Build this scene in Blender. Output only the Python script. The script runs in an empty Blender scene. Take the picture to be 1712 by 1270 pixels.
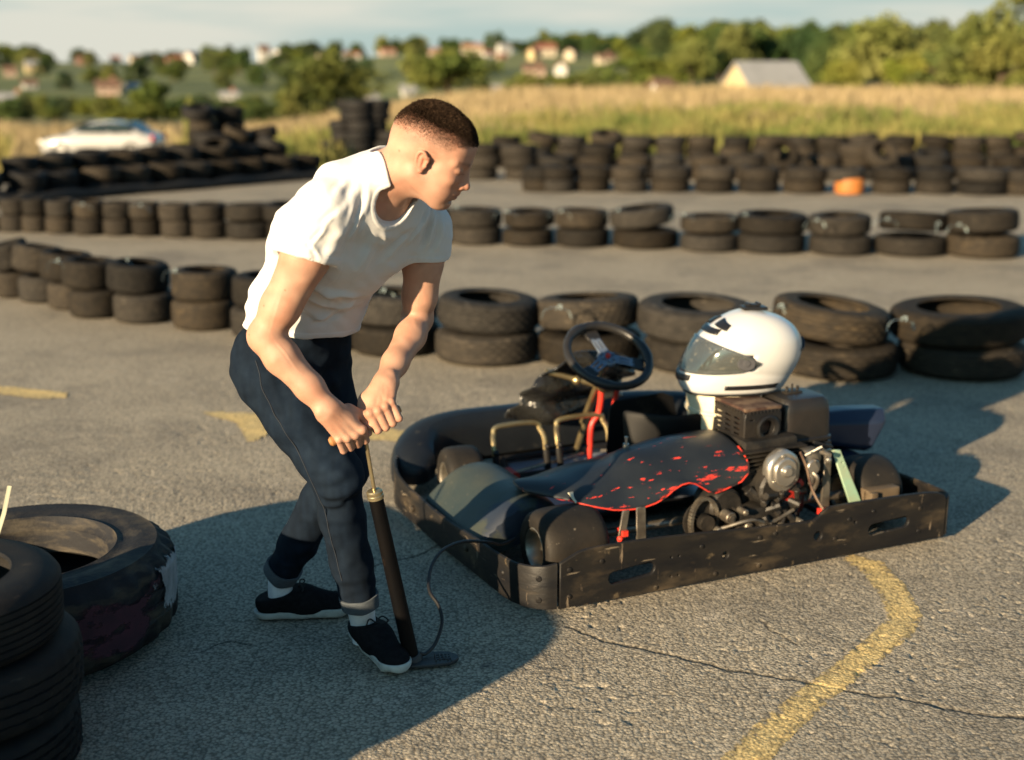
import bpy, bmesh, math, random
import numpy as np
from mathutils import Vector, Matrix, Euler

random.seed(7)
RNG = np.random.default_rng(7)
SC = bpy.context.scene
COL = SC.collection
PI = math.pi

# ------------------------------------------------------------------ camera, light, exposure
CAM_H, CAM_F, CAM_P = 1.75, 2100.0, math.atan((635 - 120) / 2100.0)
cam_data = bpy.data.cameras.new('camera')
cam = bpy.data.objects.new('camera', cam_data)
COL.objects.link(cam)
cam.location = (0, 0, CAM_H)
cam.rotation_euler = (PI / 2 - CAM_P, 0, 0)
cam_data.sensor_width = 36
cam_data.lens = 36 * CAM_F / 1712
cam_data.clip_end = 5000
cam_data.dof.use_dof = True
cam_data.dof.focus_distance = 3.72
cam_data.dof.aperture_fstop = 1.55
cam_data.dof.aperture_blades = 0
SC.camera = cam

SUN_AZ, SUN_EL = math.radians(40), math.radians(14)      # shadows fall 40 degrees to the right of straight ahead
sun_dir = Vector((-math.sin(SUN_AZ) * math.cos(SUN_EL), -math.cos(SUN_AZ) * math.cos(SUN_EL), math.sin(SUN_EL)))
sun_data = bpy.data.lights.new('sun', 'SUN')
sun_data.energy = 4.6
sun_data.angle = math.radians(0.6)
sun_data.color = (1.0, 0.77, 0.49)
sun = bpy.data.objects.new('sun', sun_data)
COL.objects.link(sun)
sun.rotation_euler = sun_dir.to_track_quat('Z', 'Y').to_euler()

world = bpy.data.worlds.new('World')
SC.world = world
world.use_nodes = True
wn, wl = world.node_tree.nodes, world.node_tree.links
wn.clear()
w_out = wn.new('ShaderNodeOutputWorld')
w_sky = wn.new('ShaderNodeTexSky')
w_sky.sky_type = 'NISHITA'
w_sky.sun_disc = False
w_sky.sun_elevation = SUN_EL
w_sky.sun_rotation = PI + SUN_AZ
w_sky.air_density = 1.2
w_sky.dust_density = 1.0
w_bg = wn.new('ShaderNodeBackground')
w_bg.inputs['Strength'].default_value = 0.055
w_cl = wn.new('ShaderNodeBackground')           # thin pale cloud veil, thickest towards the horizon
w_cl.inputs['Strength'].default_value = 0.285
w_mix = wn.new('ShaderNodeMixShader')
w_geo = wn.new('ShaderNodeTexCoord')
w_sep = wn.new('ShaderNodeSeparateXYZ')
wl.new(w_geo.outputs['Generated'], w_sep.inputs[0])
w_map = wn.new('ShaderNodeMapping')
w_map.inputs['Scale'].default_value = (1.6, 1.6, 15)
wl.new(w_geo.outputs['Generated'], w_map.inputs[0])
w_noise = wn.new('ShaderNodeTexNoise')
w_noise.inputs['Scale'].default_value = 1.7
w_noise.inputs['Detail'].default_value = 6
w_noise.inputs['Roughness'].default_value = 0.55
wl.new(w_map.outputs[0], w_noise.inputs['Vector'])
w_r = wn.new('ShaderNodeValToRGB')
w_r.color_ramp.elements[0].position = 0.40
w_r.color_ramp.elements[1].position = 0.58
w_r.color_ramp.elements[0].color = (0.50, 0.62, 0.585, 1)
w_r.color_ramp.elements[1].color = (0.78, 0.77, 0.67, 1)
wl.new(w_noise.outputs['Fac'], w_r.inputs[0])
wl.new(w_r.outputs[0], w_cl.inputs['Color'])
w_hz = wn.new('ShaderNodeMapRange')
w_hz.inputs['From Min'].default_value = 0.06
w_hz.inputs['From Max'].default_value = 0.20
w_hz.inputs['To Min'].default_value = 0.97
w_hz.inputs['To Max'].default_value = 0.04
wl.new(w_sep.outputs['Z'], w_hz.inputs['Value'])
wl.new(w_hz.outputs[0], w_mix.inputs['Fac'])
w_tint = wn.new('ShaderNodeMix')
w_tint.data_type = 'RGBA'; w_tint.blend_type = 'MULTIPLY'
w_tint.inputs[0].default_value = 1
w_tint.inputs[7].default_value = (0.42, 0.78, 0.95, 1)
wl.new(w_sky.outputs[0], w_tint.inputs[6])
wl.new(w_tint.outputs[2], w_bg.inputs['Color'])
wl.new(w_bg.outputs[0], w_mix.inputs[1])
wl.new(w_cl.outputs[0], w_mix.inputs[2])
wl.new(w_mix.outputs[0], w_out.inputs[0])

SC.view_settings.view_transform = 'Standard'
SC.view_settings.look = 'None'
SC.view_settings.gamma = 1
SC.view_settings.exposure = 1.75
SC.render.engine = 'CYCLES'
SC.cycles.use_denoising = True
SC.cycles.max_bounces = 6
SC.cycles.transparent_max_bounces = 12
SC.cycles.caustics_reflective = False
SC.cycles.caustics_refractive = False

# ------------------------------------------------------------------ measuring helpers (photo pixel -> point in the world)
def ray(px, py):
    x = (px - 856) / CAM_F
    y = -(py - 635) / CAM_F
    return np.array([x, math.cos(CAM_P) + y * math.sin(CAM_P), -math.sin(CAM_P) + y * math.cos(CAM_P)])

def on_ground(px, py, z=0.0):
    d = ray(px, py)
    t = (z - CAM_H) / d[2]
    return np.array([d[0] * t, d[1] * t, z])

def at(px, py, Y):
    d = ray(px, py)
    t = Y / d[1]
    return np.array([d[0] * t, Y, CAM_H + d[2] * t])

def unit(v):
    v = np.asarray(v, float)
    return v / np.linalg.norm(v)

# ------------------------------------------------------------------ object helpers
def tag(o, label=None, cat=None, group=None, kind=None):
    if label: o['label'] = label
    if cat: o['category'] = cat
    if group: o['group'] = group
    if kind: o['kind'] = kind
    return o

def thing(name, label, cat, loc=(0, 0, 0), rz=0.0, group=None):
    o = bpy.data.objects.new(name, None)
    o.empty_display_size = 0.1
    COL.objects.link(o)
    o.location = loc
    o.rotation_euler = (0, 0, rz)
    return tag(o, label, cat, group)

def link_mesh(name, me, mat=None, parent=None):
    if mat is not None:
        me.materials.append(mat)
    o = bpy.data.objects.new(name, me)
    COL.objects.link(o)
    if parent is not None:
        o.parent = parent
    return o

def mesh_from(name, verts, faces, smooth=True):
    me = bpy.data.meshes.new(name)
    v = np.asarray(verts, np.float32)
    me.from_pydata(v.tolist() if len(v) < 5000 else [], [], []) if False else None
    if isinstance(faces, np.ndarray):
        n, k = faces.shape
        me.vertices.add(len(v)); me.vertices.foreach_set('co', v.ravel())
        me.loops.add(n * k); me.loops.foreach_set('vertex_index', faces.astype(np.int32).ravel())
        me.polygons.add(n)
        me.polygons.foreach_set('loop_start', np.arange(0, n * k, k, dtype=np.int32))
        me.polygons.foreach_set('loop_total', np.full(n, k, np.int32))
        me.update(calc_edges=True)
        me.validate()
    else:
        me.from_pydata(v.tolist(), [], faces)
        me.update()
    if smooth:
        me.polygons.foreach_set('use_smooth', np.ones(len(me.polygons), bool))
    return me

def spline(pts, n):
    """Catmull-Rom through the points, n samples per span."""
    P = np.asarray(pts, float)
    P = np.vstack([2 * P[0] - P[1], P, 2 * P[-1] - P[-2]])
    out = []
    for i in range(1, len(P) - 2):
        t = np.linspace(0, 1, n, endpoint=False)[:, None]
        a, b, c, d = P[i - 1], P[i], P[i + 1], P[i + 2]
        out.append(0.5 * (2 * b + (c - a) * t + (2 * a - 5 * b + 4 * c - d) * t ** 2 + (3 * b - a - 3 * c + d) * t ** 3))
    out.append(P[-2][None])
    return np.vstack(out)

class MB:
    """Collects shapes; build() links them as ONE mesh object."""
    def __init__(s):
        s.v, s.f, s.sm = [], [], []
        s.M = Matrix.Identity(4)
    def add(s, verts, faces, smooth=True):
        b = len(s.v)
        s.v.extend([tuple(s.M @ Vector([float(c) for c in p])) for p in verts])
        s.f.extend([tuple(i + b for i in f) for f in faces])
        s.sm.extend([smooth] * len(faces))
        return s
    def box(s, c, size, rot=None, bev=0.0):
        bm = bmesh.new()
        bmesh.ops.create_cube(bm, size=1)
        for v in bm.verts:
            v.co = Vector((v.co.x * size[0], v.co.y * size[1], v.co.z * size[2]))
        if bev > 0:
            bmesh.ops.bevel(bm, geom=bm.edges[:], offset=min(bev, min(size) * 0.49), segments=2, affect='EDGES', profile=0.6)
        R = Euler(rot).to_matrix() if rot is not None and not isinstance(rot, Matrix) else (rot or Matrix.Identity(3))
        bm.verts.index_update()
        vs = [R @ v.co + Vector([float(q) for q in c]) for v in bm.verts]
        fs = [[v.index for v in f.verts] for f in bm.faces]
        bm.free()
        return s.add(vs, fs, False)
    def tube(s, pts, r, seg=10, cap=True, flat=1.0):
        P = np.asarray(pts, float)
        n = len(P)
        rr = np.full(n, r, float) if np.isscalar(r) else np.asarray(r, float)
        T = np.gradient(P, axis=0)
        T /= np.linalg.norm(T, axis=1)[:, None] + 1e-12
        up = np.array([0, 0, 1.0]) if abs(T[0][2]) < 0.9 else np.array([1.0, 0, 0])
        N = np.cross(T[0], up); N /= np.linalg.norm(N)
        vs, fs = [], []
        for i in range(n):
            N = N - T[i] * N.dot(T[i]); N /= np.linalg.norm(N)
            B = np.cross(T[i], N)
            for k in range(seg):
                a = 2 * PI * k / seg
                vs.append(P[i] + rr[i] * (math.cos(a) * N + flat * math.sin(a) * B))
        for i in range(n - 1):
            for k in range(seg):
                k2 = (k + 1) % seg
                fs.append((i * seg + k, i * seg + k2, (i + 1) * seg + k2, (i + 1) * seg + k))
        if cap:
            fs.append(tuple(range(seg))[::-1]); fs.append(tuple((n - 1) * seg + k for k in range(seg)))
        return s.add(vs, fs)
    def cyl(s, p0, p1, r0, r1=None, seg=16, bev=0.0):
        r1 = r0 if r1 is None else r1
        p0, p1 = np.asarray(p0, float), np.asarray(p1, float)
        d = p1 - p0; L = np.linalg.norm(d); d /= L
        prof = [(0, 0), (r0 - bev, 0), (r0, bev), (r1, L - bev), (r1 - bev, L), (0, L)] if bev else [(0, 0), (r0, 0), (r0, 0.0001), (r1, L - 0.0001), (r1, L), (0, L)]
        return s.lathe(prof, p0, d, seg)
    def lathe(s, prof, o, axis, seg=24, smooth=True, closed=False):
        ax = unit(axis)
        t = np.array([0, 0, 1.0]) if abs(ax[2]) < 0.9 else np.array([1.0, 0, 0])
        N = np.cross(ax, t); N /= np.linalg.norm(N); B = np.cross(ax, N)
        vs, fs = [], []
        m = len(prof)
        for k in range(seg):
            a = 2 * PI * k / seg
            e = math.cos(a) * N + math.sin(a) * B
            for (r, h) in prof:
                vs.append(np.asarray(o, float) + ax * h + e * max(r, 1e-5))
        for k in range(seg):
            k2 = (k + 1) % seg
            for j in range(m if closed else m - 1):
                j2 = (j + 1) % m
                fs.append((k * m + j, k2 * m + j, k2 * m + j2, k * m + j2))
        return s.add(vs, fs, smooth)
    def grid(s, rows, closed_u=False, closed_v=False, smooth=True):
        rows = np.asarray(rows, float)
        m, n = rows.shape[:2]
        fs = []
        for i in range(m if closed_v else m - 1):
            for j in range(n if closed_u else n - 1):
                fs.append((i * n + j, i * n + (j + 1) % n, ((i + 1) % m) * n + (j + 1) % n, ((i + 1) % m) * n + j))
        return s.add(rows.reshape(-1, 3), fs, smooth)
    def ball(s, c, r, seg=12, rings=8, R=None):
        r = np.full(3, r, float) if np.isscalar(r) else np.asarray(r, float)
        vs, fs = [], []
        for i in range(rings + 1):
            th = PI * i / rings
            for k in range(seg):
                a = 2 * PI * k / seg
                p = np.array([math.sin(th) * math.cos(a), math.sin(th) * math.sin(a), math.cos(th)]) * r
                if R is not None: p = R @ p
                vs.append(np.asarray(c, float) + p)
        for i in range(rings):
            for k in range(seg):
                k2 = (k + 1) % seg
                fs.append((i * seg + k, (i + 1) * seg + k, (i + 1) * seg + k2, i * seg + k2))
        return s.add(vs, fs)
    def build(s, name, mat, parent=None, autosmooth=35, solid=0.0, sub=0, bevel=0.0):
        me = bpy.data.meshes.new(name)
        me.from_pydata(s.v, [], s.f)
        bm = bmesh.new(); bm.from_mesh(me)
        bmesh.ops.remove_doubles(bm, verts=bm.verts, dist=2e-5)
        bmesh.ops.recalc_face_normals(bm, faces=bm.faces)
        if autosmooth:
            for e in bm.edges:
                if len(e.link_faces) == 2 and e.calc_face_angle(0) > math.radians(autosmooth):
                    e.smooth = False
            for f in bm.faces: f.smooth = True
        bm.to_mesh(me); bm.free()
        o = link_mesh(name, me, mat, parent)
        if solid:
            m = o.modifiers.new('thick', 'SOLIDIFY'); m.thickness = solid; m.offset = 0
        if bevel:
            m = o.modifiers.new('bevel', 'BEVEL'); m.width = bevel; m.segments = 2; m.limit_method = 'ANGLE'
        if sub:
            m = o.modifiers.new('sub', 'SUBSURF'); m.levels = sub; m.render_levels = sub
        return o

def plate(name, loops, thick, M, mat, parent=None, bevel=0.002):
    """A flat plate with holes: 2-D outlines (first is the rim), placed by the 4x4 matrix M."""
    cu = bpy.data.curves.new(name, 'CURVE')
    cu.dimensions = '2D'; cu.fill_mode = 'BOTH'
    cu.extrude = thick / 2 - bevel; cu.bevel_depth = bevel; cu.bevel_resolution = 1
    for lp in loops:
        sp = cu.splines.new('POLY')
        sp.points.add(len(lp) - 1)
        for p, q in zip(sp.points, lp):
            p.co = (q[0], q[1], 0, 1)
        sp.use_cyclic_u = True
    tmp = bpy.data.objects.new(name + '_tmp', cu)
    COL.objects.link(tmp)
    dg = bpy.context.evaluated_depsgraph_get()
    me = bpy.data.meshes.new_from_object(tmp.evaluated_get(dg))
    bpy.data.objects.remove(tmp)
    me.transform(M)
    me.materials.clear()
    me.name = name
    return link_mesh(name, me, mat, parent)

def slot(cx, cy, w, h, ang=0.0, n=8):
    r = h / 2; out = []
    for k in range(n + 1):
        a = PI / 2 + PI * k / n; out.append((-w / 2 + r + r * math.cos(a), r * math.sin(a)))
    for k in range(n + 1):
        a = -PI / 2 + PI * k / n; out.append((w / 2 - r + r * math.cos(a), r * math.sin(a)))
    c, s = math.cos(ang), math.sin(ang)
    return [(cx + x * c - y * s, cy + x * s + y * c) for x, y in out]

def circle(cx, cy, r, n=16):
    return [(cx + r * math.cos(2 * PI * k / n), cy + r * math.sin(2 * PI * k / n)) for k in range(n)]

def copy_tree(o, parent=None):
    c = o.copy()
    COL.objects.link(c)
    if parent is not None: c.parent = parent
    for ch in list(o.children): copy_tree(ch, c)
    return c

# ------------------------------------------------------------------ materials
MATS = {}
def pmat(name, base, base2=None, rough=0.6, metal=0.0, vscale=6.0, detail=5.0, lo=0.35, hi=0.65, bump=0.0, bscale=60.0, rough2=None,
         spots=None, random_obj=0.0, sss=0.0, stretch=None, attr=None, trans=0.0, spec=0.35, sheen=0.0, coat=0.0, bdist=0.01, alpha=None, sat=(.5, 1.2)):
    """Principled material: two colours mixed by noise, optional third colour in worn spots, bump, per-object variation.
    spots = (colour, scale, threshold, softness, stretch)."""
    m = bpy.data.materials.new(name)
    m.use_nodes = True
    N, L = m.node_tree.nodes, m.node_tree.links
    b = N['Principled BSDF']
    tc = N.new('ShaderNodeTexCoord')
    vec = tc.outputs['Object']
    if random_obj:
        oi = N.new('ShaderNodeObjectInfo')
        va = N.new('ShaderNodeVectorMath'); va.operation = 'SCALE'
        cb = N.new('ShaderNodeCombineXYZ')
        for i in range(3): L.new(oi.outputs['Random'], cb.inputs[i])
        L.new(cb.outputs[0], va.inputs[0]); va.inputs['Scale'].default_value = 17.3
        ad = N.new('ShaderNodeVectorMath'); ad.operation = 'ADD'
        L.new(vec, ad.inputs[0]); L.new(va.outputs[0], ad.inputs[1])
        vec = ad.outputs[0]
    mp = None
    if stretch:
        mp = N.new('ShaderNodeMapping'); mp.inputs['Scale'].default_value = stretch
        L.new(vec, mp.inputs[0])
    def noise(scale, det=detail, v=None, rough_=0.55):
        n = N.new('ShaderNodeTexNoise')
        n.inputs['Scale'].default_value = scale; n.inputs['Detail'].default_value = det
        n.inputs['Roughness'].default_value = rough_
        L.new(v or (mp.outputs[0] if mp else vec), n.inputs['Vector'])
        return n.outputs['Fac']
    def mix(fac, a, c):
        x = N.new('ShaderNodeMix'); x.data_type = 'RGBA'
        if hasattr(fac, 'is_linked'): L.new(fac, x.inputs[0])
        else: x.inputs[0].default_value = fac
        for s, k in ((a, 6), (c, 7)):
            if isinstance(s, tuple): x.inputs[k].default_value = (*s, 1)
            else: L.new(s, x.inputs[k])
        return x.outputs[2]
    def ramp(fac, a, c):
        r = N.new('ShaderNodeMapRange'); r.inputs['From Min'].default_value = a; r.inputs['From Max'].default_value = c
        L.new(fac, r.inputs['Value'])
        return r.outputs[0]
    base2 = base2 or tuple(c * 0.75 for c in base)
    f = ramp(noise(vscale), lo, hi)
    colr = mix(f, base, base2)
    if attr:
        at_ = N.new('ShaderNodeAttribute'); at_.attribute_name = attr
        mm = N.new('ShaderNodeMix'); mm.data_type = 'RGBA'; mm.blend_type = 'MULTIPLY'; mm.inputs[0].default_value = 1
        L.new(colr, mm.inputs[6]); L.new(at_.outputs['Color'], mm.inputs[7])
        colr = mm.outputs[2]
    if spots:
        for (sc, scale, th, soft, strx) in (spots if isinstance(spots, list) else [spots]):
            v = vec
            if strx:
                m2 = N.new('ShaderNodeMapping'); m2.inputs['Scale'].default_value = strx
                L.new(vec, m2.inputs[0]); v = m2.outputs[0]
            colr = mix(ramp(noise(scale, 6, v, 0.6), th, th + soft), colr, sc)
    if random_obj:
        hs = N.new('ShaderNodeHueSaturation')
        mr = N.new('ShaderNodeMapRange'); mr.inputs['To Min'].default_value = 1 - random_obj; mr.inputs['To Max'].default_value = 1 + random_obj
        L.new(oi.outputs['Random'], mr.inputs['Value']); L.new(mr.outputs[0], hs.inputs['Value'])
        ms = N.new('ShaderNodeMath'); ms.operation = 'PINGPONG'; ms.inputs[1].default_value = .13; L.new(oi.outputs['Random'], ms.inputs[0])
        mr2 = N.new('ShaderNodeMapRange'); mr2.inputs['From Max'].default_value = .13; mr2.inputs['To Min'].default_value = sat[0]; mr2.inputs['To Max'].default_value = sat[1]
        L.new(ms.outputs[0], mr2.inputs['Value']); L.new(mr2.outputs[0], hs.inputs['Saturation'])
        L.new(colr, hs.inputs['Color']); colr = hs.outputs[0]
    L.new(colr, b.inputs['Base Color'])
    b.inputs['Roughness'].default_value = rough
    if rough2 is not None:
        rm = N.new('ShaderNodeMapRange'); rm.inputs['To Min'].default_value = rough; rm.inputs['To Max'].default_value = rough2
        L.new(f, rm.inputs['Value']); L.new(rm.outputs[0], b.inputs['Roughness'])
    b.inputs['Metallic'].default_value = metal
    b.inputs['Specular IOR Level'].default_value = spec
    if sss:
        b.inputs['Subsurface Weight'].default_value = sss
        b.inputs['Subsurface Radius'].default_value = (1.0, 0.35, 0.2)
        b.inputs['Subsurface Scale'].default_value = 0.008
    if trans: b.inputs['Transmission Weight'].default_value = trans
    if sheen: b.inputs['Sheen Weight'].default_value = sheen
    if coat: b.inputs['Coat Weight'].default_value = coat
    if alpha is not None: b.inputs['Alpha'].default_value = alpha
    if bump:
        bp = N.new('ShaderNodeBump'); bp.inputs['Strength'].default_value = bump; bp.inputs['Distance'].default_value = bdist
        L.new(noise(bscale, 4), bp.inputs['Height']); L.new(bp.outputs[0], b.inputs['Normal'])
    MATS[name] = m
    return m

# ------------------------------------------------------------------ numpy value noise
def vnoise(x, y, seed=0, z=None):
    r = np.random.default_rng(seed)
    T = r.random((256, 256)).astype(np.float32)
    xi, yi = np.floor(x).astype(int), np.floor(y).astype(int)
    fx, fy = (x - xi).astype(np.float32), (y - yi).astype(np.float32)
    fx = fx * fx * (3 - 2 * fx); fy = fy * fy * (3 - 2 * fy)
    a, b = T[xi & 255, yi & 255], T[(xi + 1) & 255, yi & 255]
    c, d = T[xi & 255, (yi + 1) & 255], T[(xi + 1) & 255, (yi + 1) & 255]
    return (a * (1 - fx) + b * fx) * (1 - fy) + (c * (1 - fx) + d * fx) * fy

def sstep(a, b, x):
    t = np.clip((x - a) / (b - a), 0, 1)
    return t * t * (3 - 2 * t)
# ------------------------------------------------------------------ terrain
def terrain(x, y):
    x, y = np.asarray(x, float), np.asarray(y, float)
    left = 1 - sstep(-16, 6, x + (y - 50) * 0.12)
    z = -0.10 + sstep(24, 50, y) * (0.38 - 2.35 * left)
    z = z + sstep(26, 34, y) * (1 - left) * 0.1
    z = z - sstep(75, 170, y) * (1.6 - 0.3 * left) * (1 - 0.2 * left)
    t = np.clip((y - 150) / 450, 0, 1.6)
    top = 11.2 + 4.2 * sstep(-160, 60, x)
    z = z + top * t * (1 - 0.28 * t) + 0.9 * (vnoise(x / 60 + 40, y / 60 + 40, 3) - 0.5) * sstep(120, 260, y) * 3
    return z

def hit(px, py):
    d = ray(px, py)
    lo = None
    for Y in np.arange(26, 800, 0.5):
        t = Y / d[1]
        z = CAM_H + d[2] * t
        if z <= terrain(d[0] * t, Y): return np.array([d[0] * t, Y, float(terrain(d[0] * t, Y))])
    return np.array([d[0] * 620 / d[1], 620, float(terrain(d[0] * 620 / d[1], 620))])

xs = np.concatenate([-np.geomspace(900, 30, 40), np.linspace(-28, 40, 70), np.geomspace(43, 900, 40)])
ys = np.concatenate([np.linspace(-120, 20, 15), np.linspace(22, 120, 80), np.geomspace(123, 1400, 70)])
TX, TY = np.meshgrid(xs, ys)
TZ = terrain(TX, TY)
nx_, ny_ = len(xs), len(ys)
def grid_faces(m, n):
    i, j = np.meshgrid(np.arange(m - 1), np.arange(n - 1), indexing='ij')
    a = (i * n + j).ravel()
    return np.stack([a, a + 1, a + n + 1, a + n], 1)
m_field = pmat('field', (0.21, 0.15, 0.06), (0.13, 0.12, 0.04), rough=0.95, vscale=0.11, detail=8, lo=0.3, hi=0.7)
N, L = m_field.node_tree.nodes, m_field.node_tree.links
# beyond the dry field the hillside turns to green meadow (world position decides)
geo = N.new('ShaderNodeNewGeometry'); sep = N.new('ShaderNodeSeparateXYZ'); L.new(geo.outputs['Position'], sep.inputs[0])
mr = N.new('ShaderNodeMapRange'); mr.inputs['From Min'].default_value = 85; mr.inputs['From Max'].default_value = 135
L.new(sep.outputs['Y'], mr.inputs['Value'])
nz = N.new('ShaderNodeTexNoise'); nz.inputs['Scale'].default_value = 0.02; L.new(geo.outputs['Position'], nz.inputs['Vector'])
cr = N.new('ShaderNodeValToRGB')
cr.color_ramp.elements[0].position = 0.38; cr.color_ramp.elements[0].color = (0.045, 0.062, 0.014, 1)
cr.color_ramp.elements[1].position = 0.62; cr.color_ramp.elements[1].color = (0.13, 0.14, 0.036, 1)
L.new(nz.outputs['Fac'], cr.inputs[0])
mx = N.new('ShaderNodeMix'); mx.data_type = 'RGBA'
L.new(mr.outputs[0], mx.inputs[0])
bs = N['Principled BSDF']; old = bs.inputs['Base Color'].links[0].from_socket
L.new(old, mx.inputs[6]); L.new(cr.outputs[0], mx.inputs[7]); L.new(mx.outputs[2], bs.inputs['Base Color'])
tag(link_mesh('terrain', mesh_from('terrain', np.stack([TX, TY, TZ], -1).reshape(-1, 3), grid_faces(ny_, nx_)), m_field), kind='structure')

# ------------------------------------------------------------------ asphalt: one sheet, finely displaced where the camera is close
CRACKS = [spline([on_ground(*p)[:2] for p in pl], 6) for pl in (
    [(948, 1048), (1010, 1072), (1090, 1088), (1165, 1106), (1225, 1120), (1300, 1132), (1370, 1146), (1450, 1160), (1540, 1172), (1600, 1188), (1725, 1202)],
    [(600, 955), (650, 938), (700, 928), (735, 908)], [(330, 1090), (380, 1072), (420, 1078)], [(1265, 1035), (1300, 1060), (1330, 1076)],)]
def seg_dist(X, Y, pl):
    d = np.full(X.shape, 9.0, np.float32)
    for a, b in zip(pl[:-1], pl[1:]):
        m = (X > min(a[0], b[0]) - .08) & (X < max(a[0], b[0]) + .08) & (Y > min(a[1], b[1]) - .08) & (Y < max(a[1], b[1]) + .08)
        if not m.any(): continue
        px, py = X[m], Y[m]
        ab = b - a
        t = np.clip(((px - a[0]) * ab[0] + (py - a[1]) * ab[1]) / (ab @ ab + 1e-9), 0, 1)
        d[m] = np.minimum(d[m], np.hypot(px - a[0] - t * ab[0], py - a[1] - t * ab[1]))
    return d

def asphalt_height(X, Y):
    near = 1 - sstep(6.5, 9.5, Y)
    h = 0.0010 * (vnoise(X / .019 + 50, Y / .021 + 50, 11) - .5) + 0.0018 * (vnoise(X / .0105 + 9, Y / .0115 + 9, 12) - .5)
    h += 0.0012 * (vnoise(X / .05 + 9, Y / .05 + 9, 13) - .5)
    h += 0.004 * (vnoise(X / .9 + 9, Y / .9 + 9, 14) - .5)
    pit = vnoise(X / .022 + 90, Y / .024 + 30, 15)
    h -= 0.005 * sstep(.80, .92, pit) * vnoise(X / .3, Y / .3, 16)
    h = h * near
    jx = X + 0.018 * (vnoise(X / .05, Y / .05, 21) - .5); jy = Y + 0.018 * (vnoise(X / .05 + 7, Y / .05, 22) - .5)
    for k, pl in enumerate(CRACKS):
        w = (0.006, 0.0045, 0.004, 0.004)[k]
        h -= (0.0035, 0.0025, 0.0025, 0.0025)[k] * (1 - sstep(w * .4, w * 1.6, seg_dist(jx, jy, pl)))
    return h

def axis(parts):
    out = [parts[0][0]]
    for a, b, s in parts:
        n = max(1, int(round((b - a) / s)))
        out.extend(np.linspace(a, b, n + 1)[1:])
    return np.array(out)
ax_ = axis([(-45, -8, 1.5), (-8, -2.4, .12), (-2.4, -1.7, .02), (-1.7, 2.9, .0058), (2.9, 3.6, .02), (3.6, 8, .12), (8, 45, 1.5)])
ay_ = axis([(-12, 1.5, .5), (1.5, 2.35, .03), (2.35, 4.6, .0058), (4.6, 6.0, .009), (6.0, 8.0, .02), (8.0, 10, .06), (10, 30, .4)])
AX, AY = np.meshgrid(ax_, ay_)
AZ = asphalt_height(AX, AY)
# the sheet ends further forward on the left, where the tyre mound stands
AZ = AZ - 0.0
m_asph = pmat('asphalt', (0.345, 0.300, 0.228), (0.285, 0.248, 0.190), rough=0.92, vscale=1.3, detail=8, lo=0.35, hi=0.65, spec=0.25,
              spots=[((0.16, 0.142, 0.118), 1.1, 0.50, 0.25, None), ((0.10, 0.09, 0.08), 9, 0.64, 0.12, None), ((0.42, 0.37, 0.30), 3.7, 0.60, 0.2, None)],
              bump=0.7, bscale=260, bdist=0.004, attr='tint')
F_as = grid_faces(len(ay_), len(ax_))
ymax = 20.6 + 6.4 * sstep(-5.5, -1.5, AX.ravel())                    # the tarmac ends earlier on the left
F_as = F_as[(AY.ravel()[F_as] <= ymax[F_as] + .3).all(1)]
me_asph = mesh_from('asphalt', np.stack([AX, AY, AZ], -1).reshape(-1, 3), F_as)
jx = AX + 0.018 * (vnoise(AX / .05, AY / .05, 21) - .5); jy = AY + 0.018 * (vnoise(AX / .05 + 7, AY / .05, 22) - .5)
dirt = np.ones(AX.shape)
for k, pl in enumerate(CRACKS): dirt = np.minimum(dirt, .22 + .78 * sstep(.0025, (.010, .008, .007, .007)[k], seg_dist(jx, jy, pl)))
a_ = me_asph.color_attributes.new('tint', 'FLOAT_COLOR', 'POINT')
c_ = np.ones((dirt.size, 4), np.float32); c_[:, :3] = dirt.ravel()[:, None]; a_.data.foreach_set('color', c_.ravel())
tag(link_mesh('asphalt', me_asph, m_asph), kind='structure')

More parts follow.
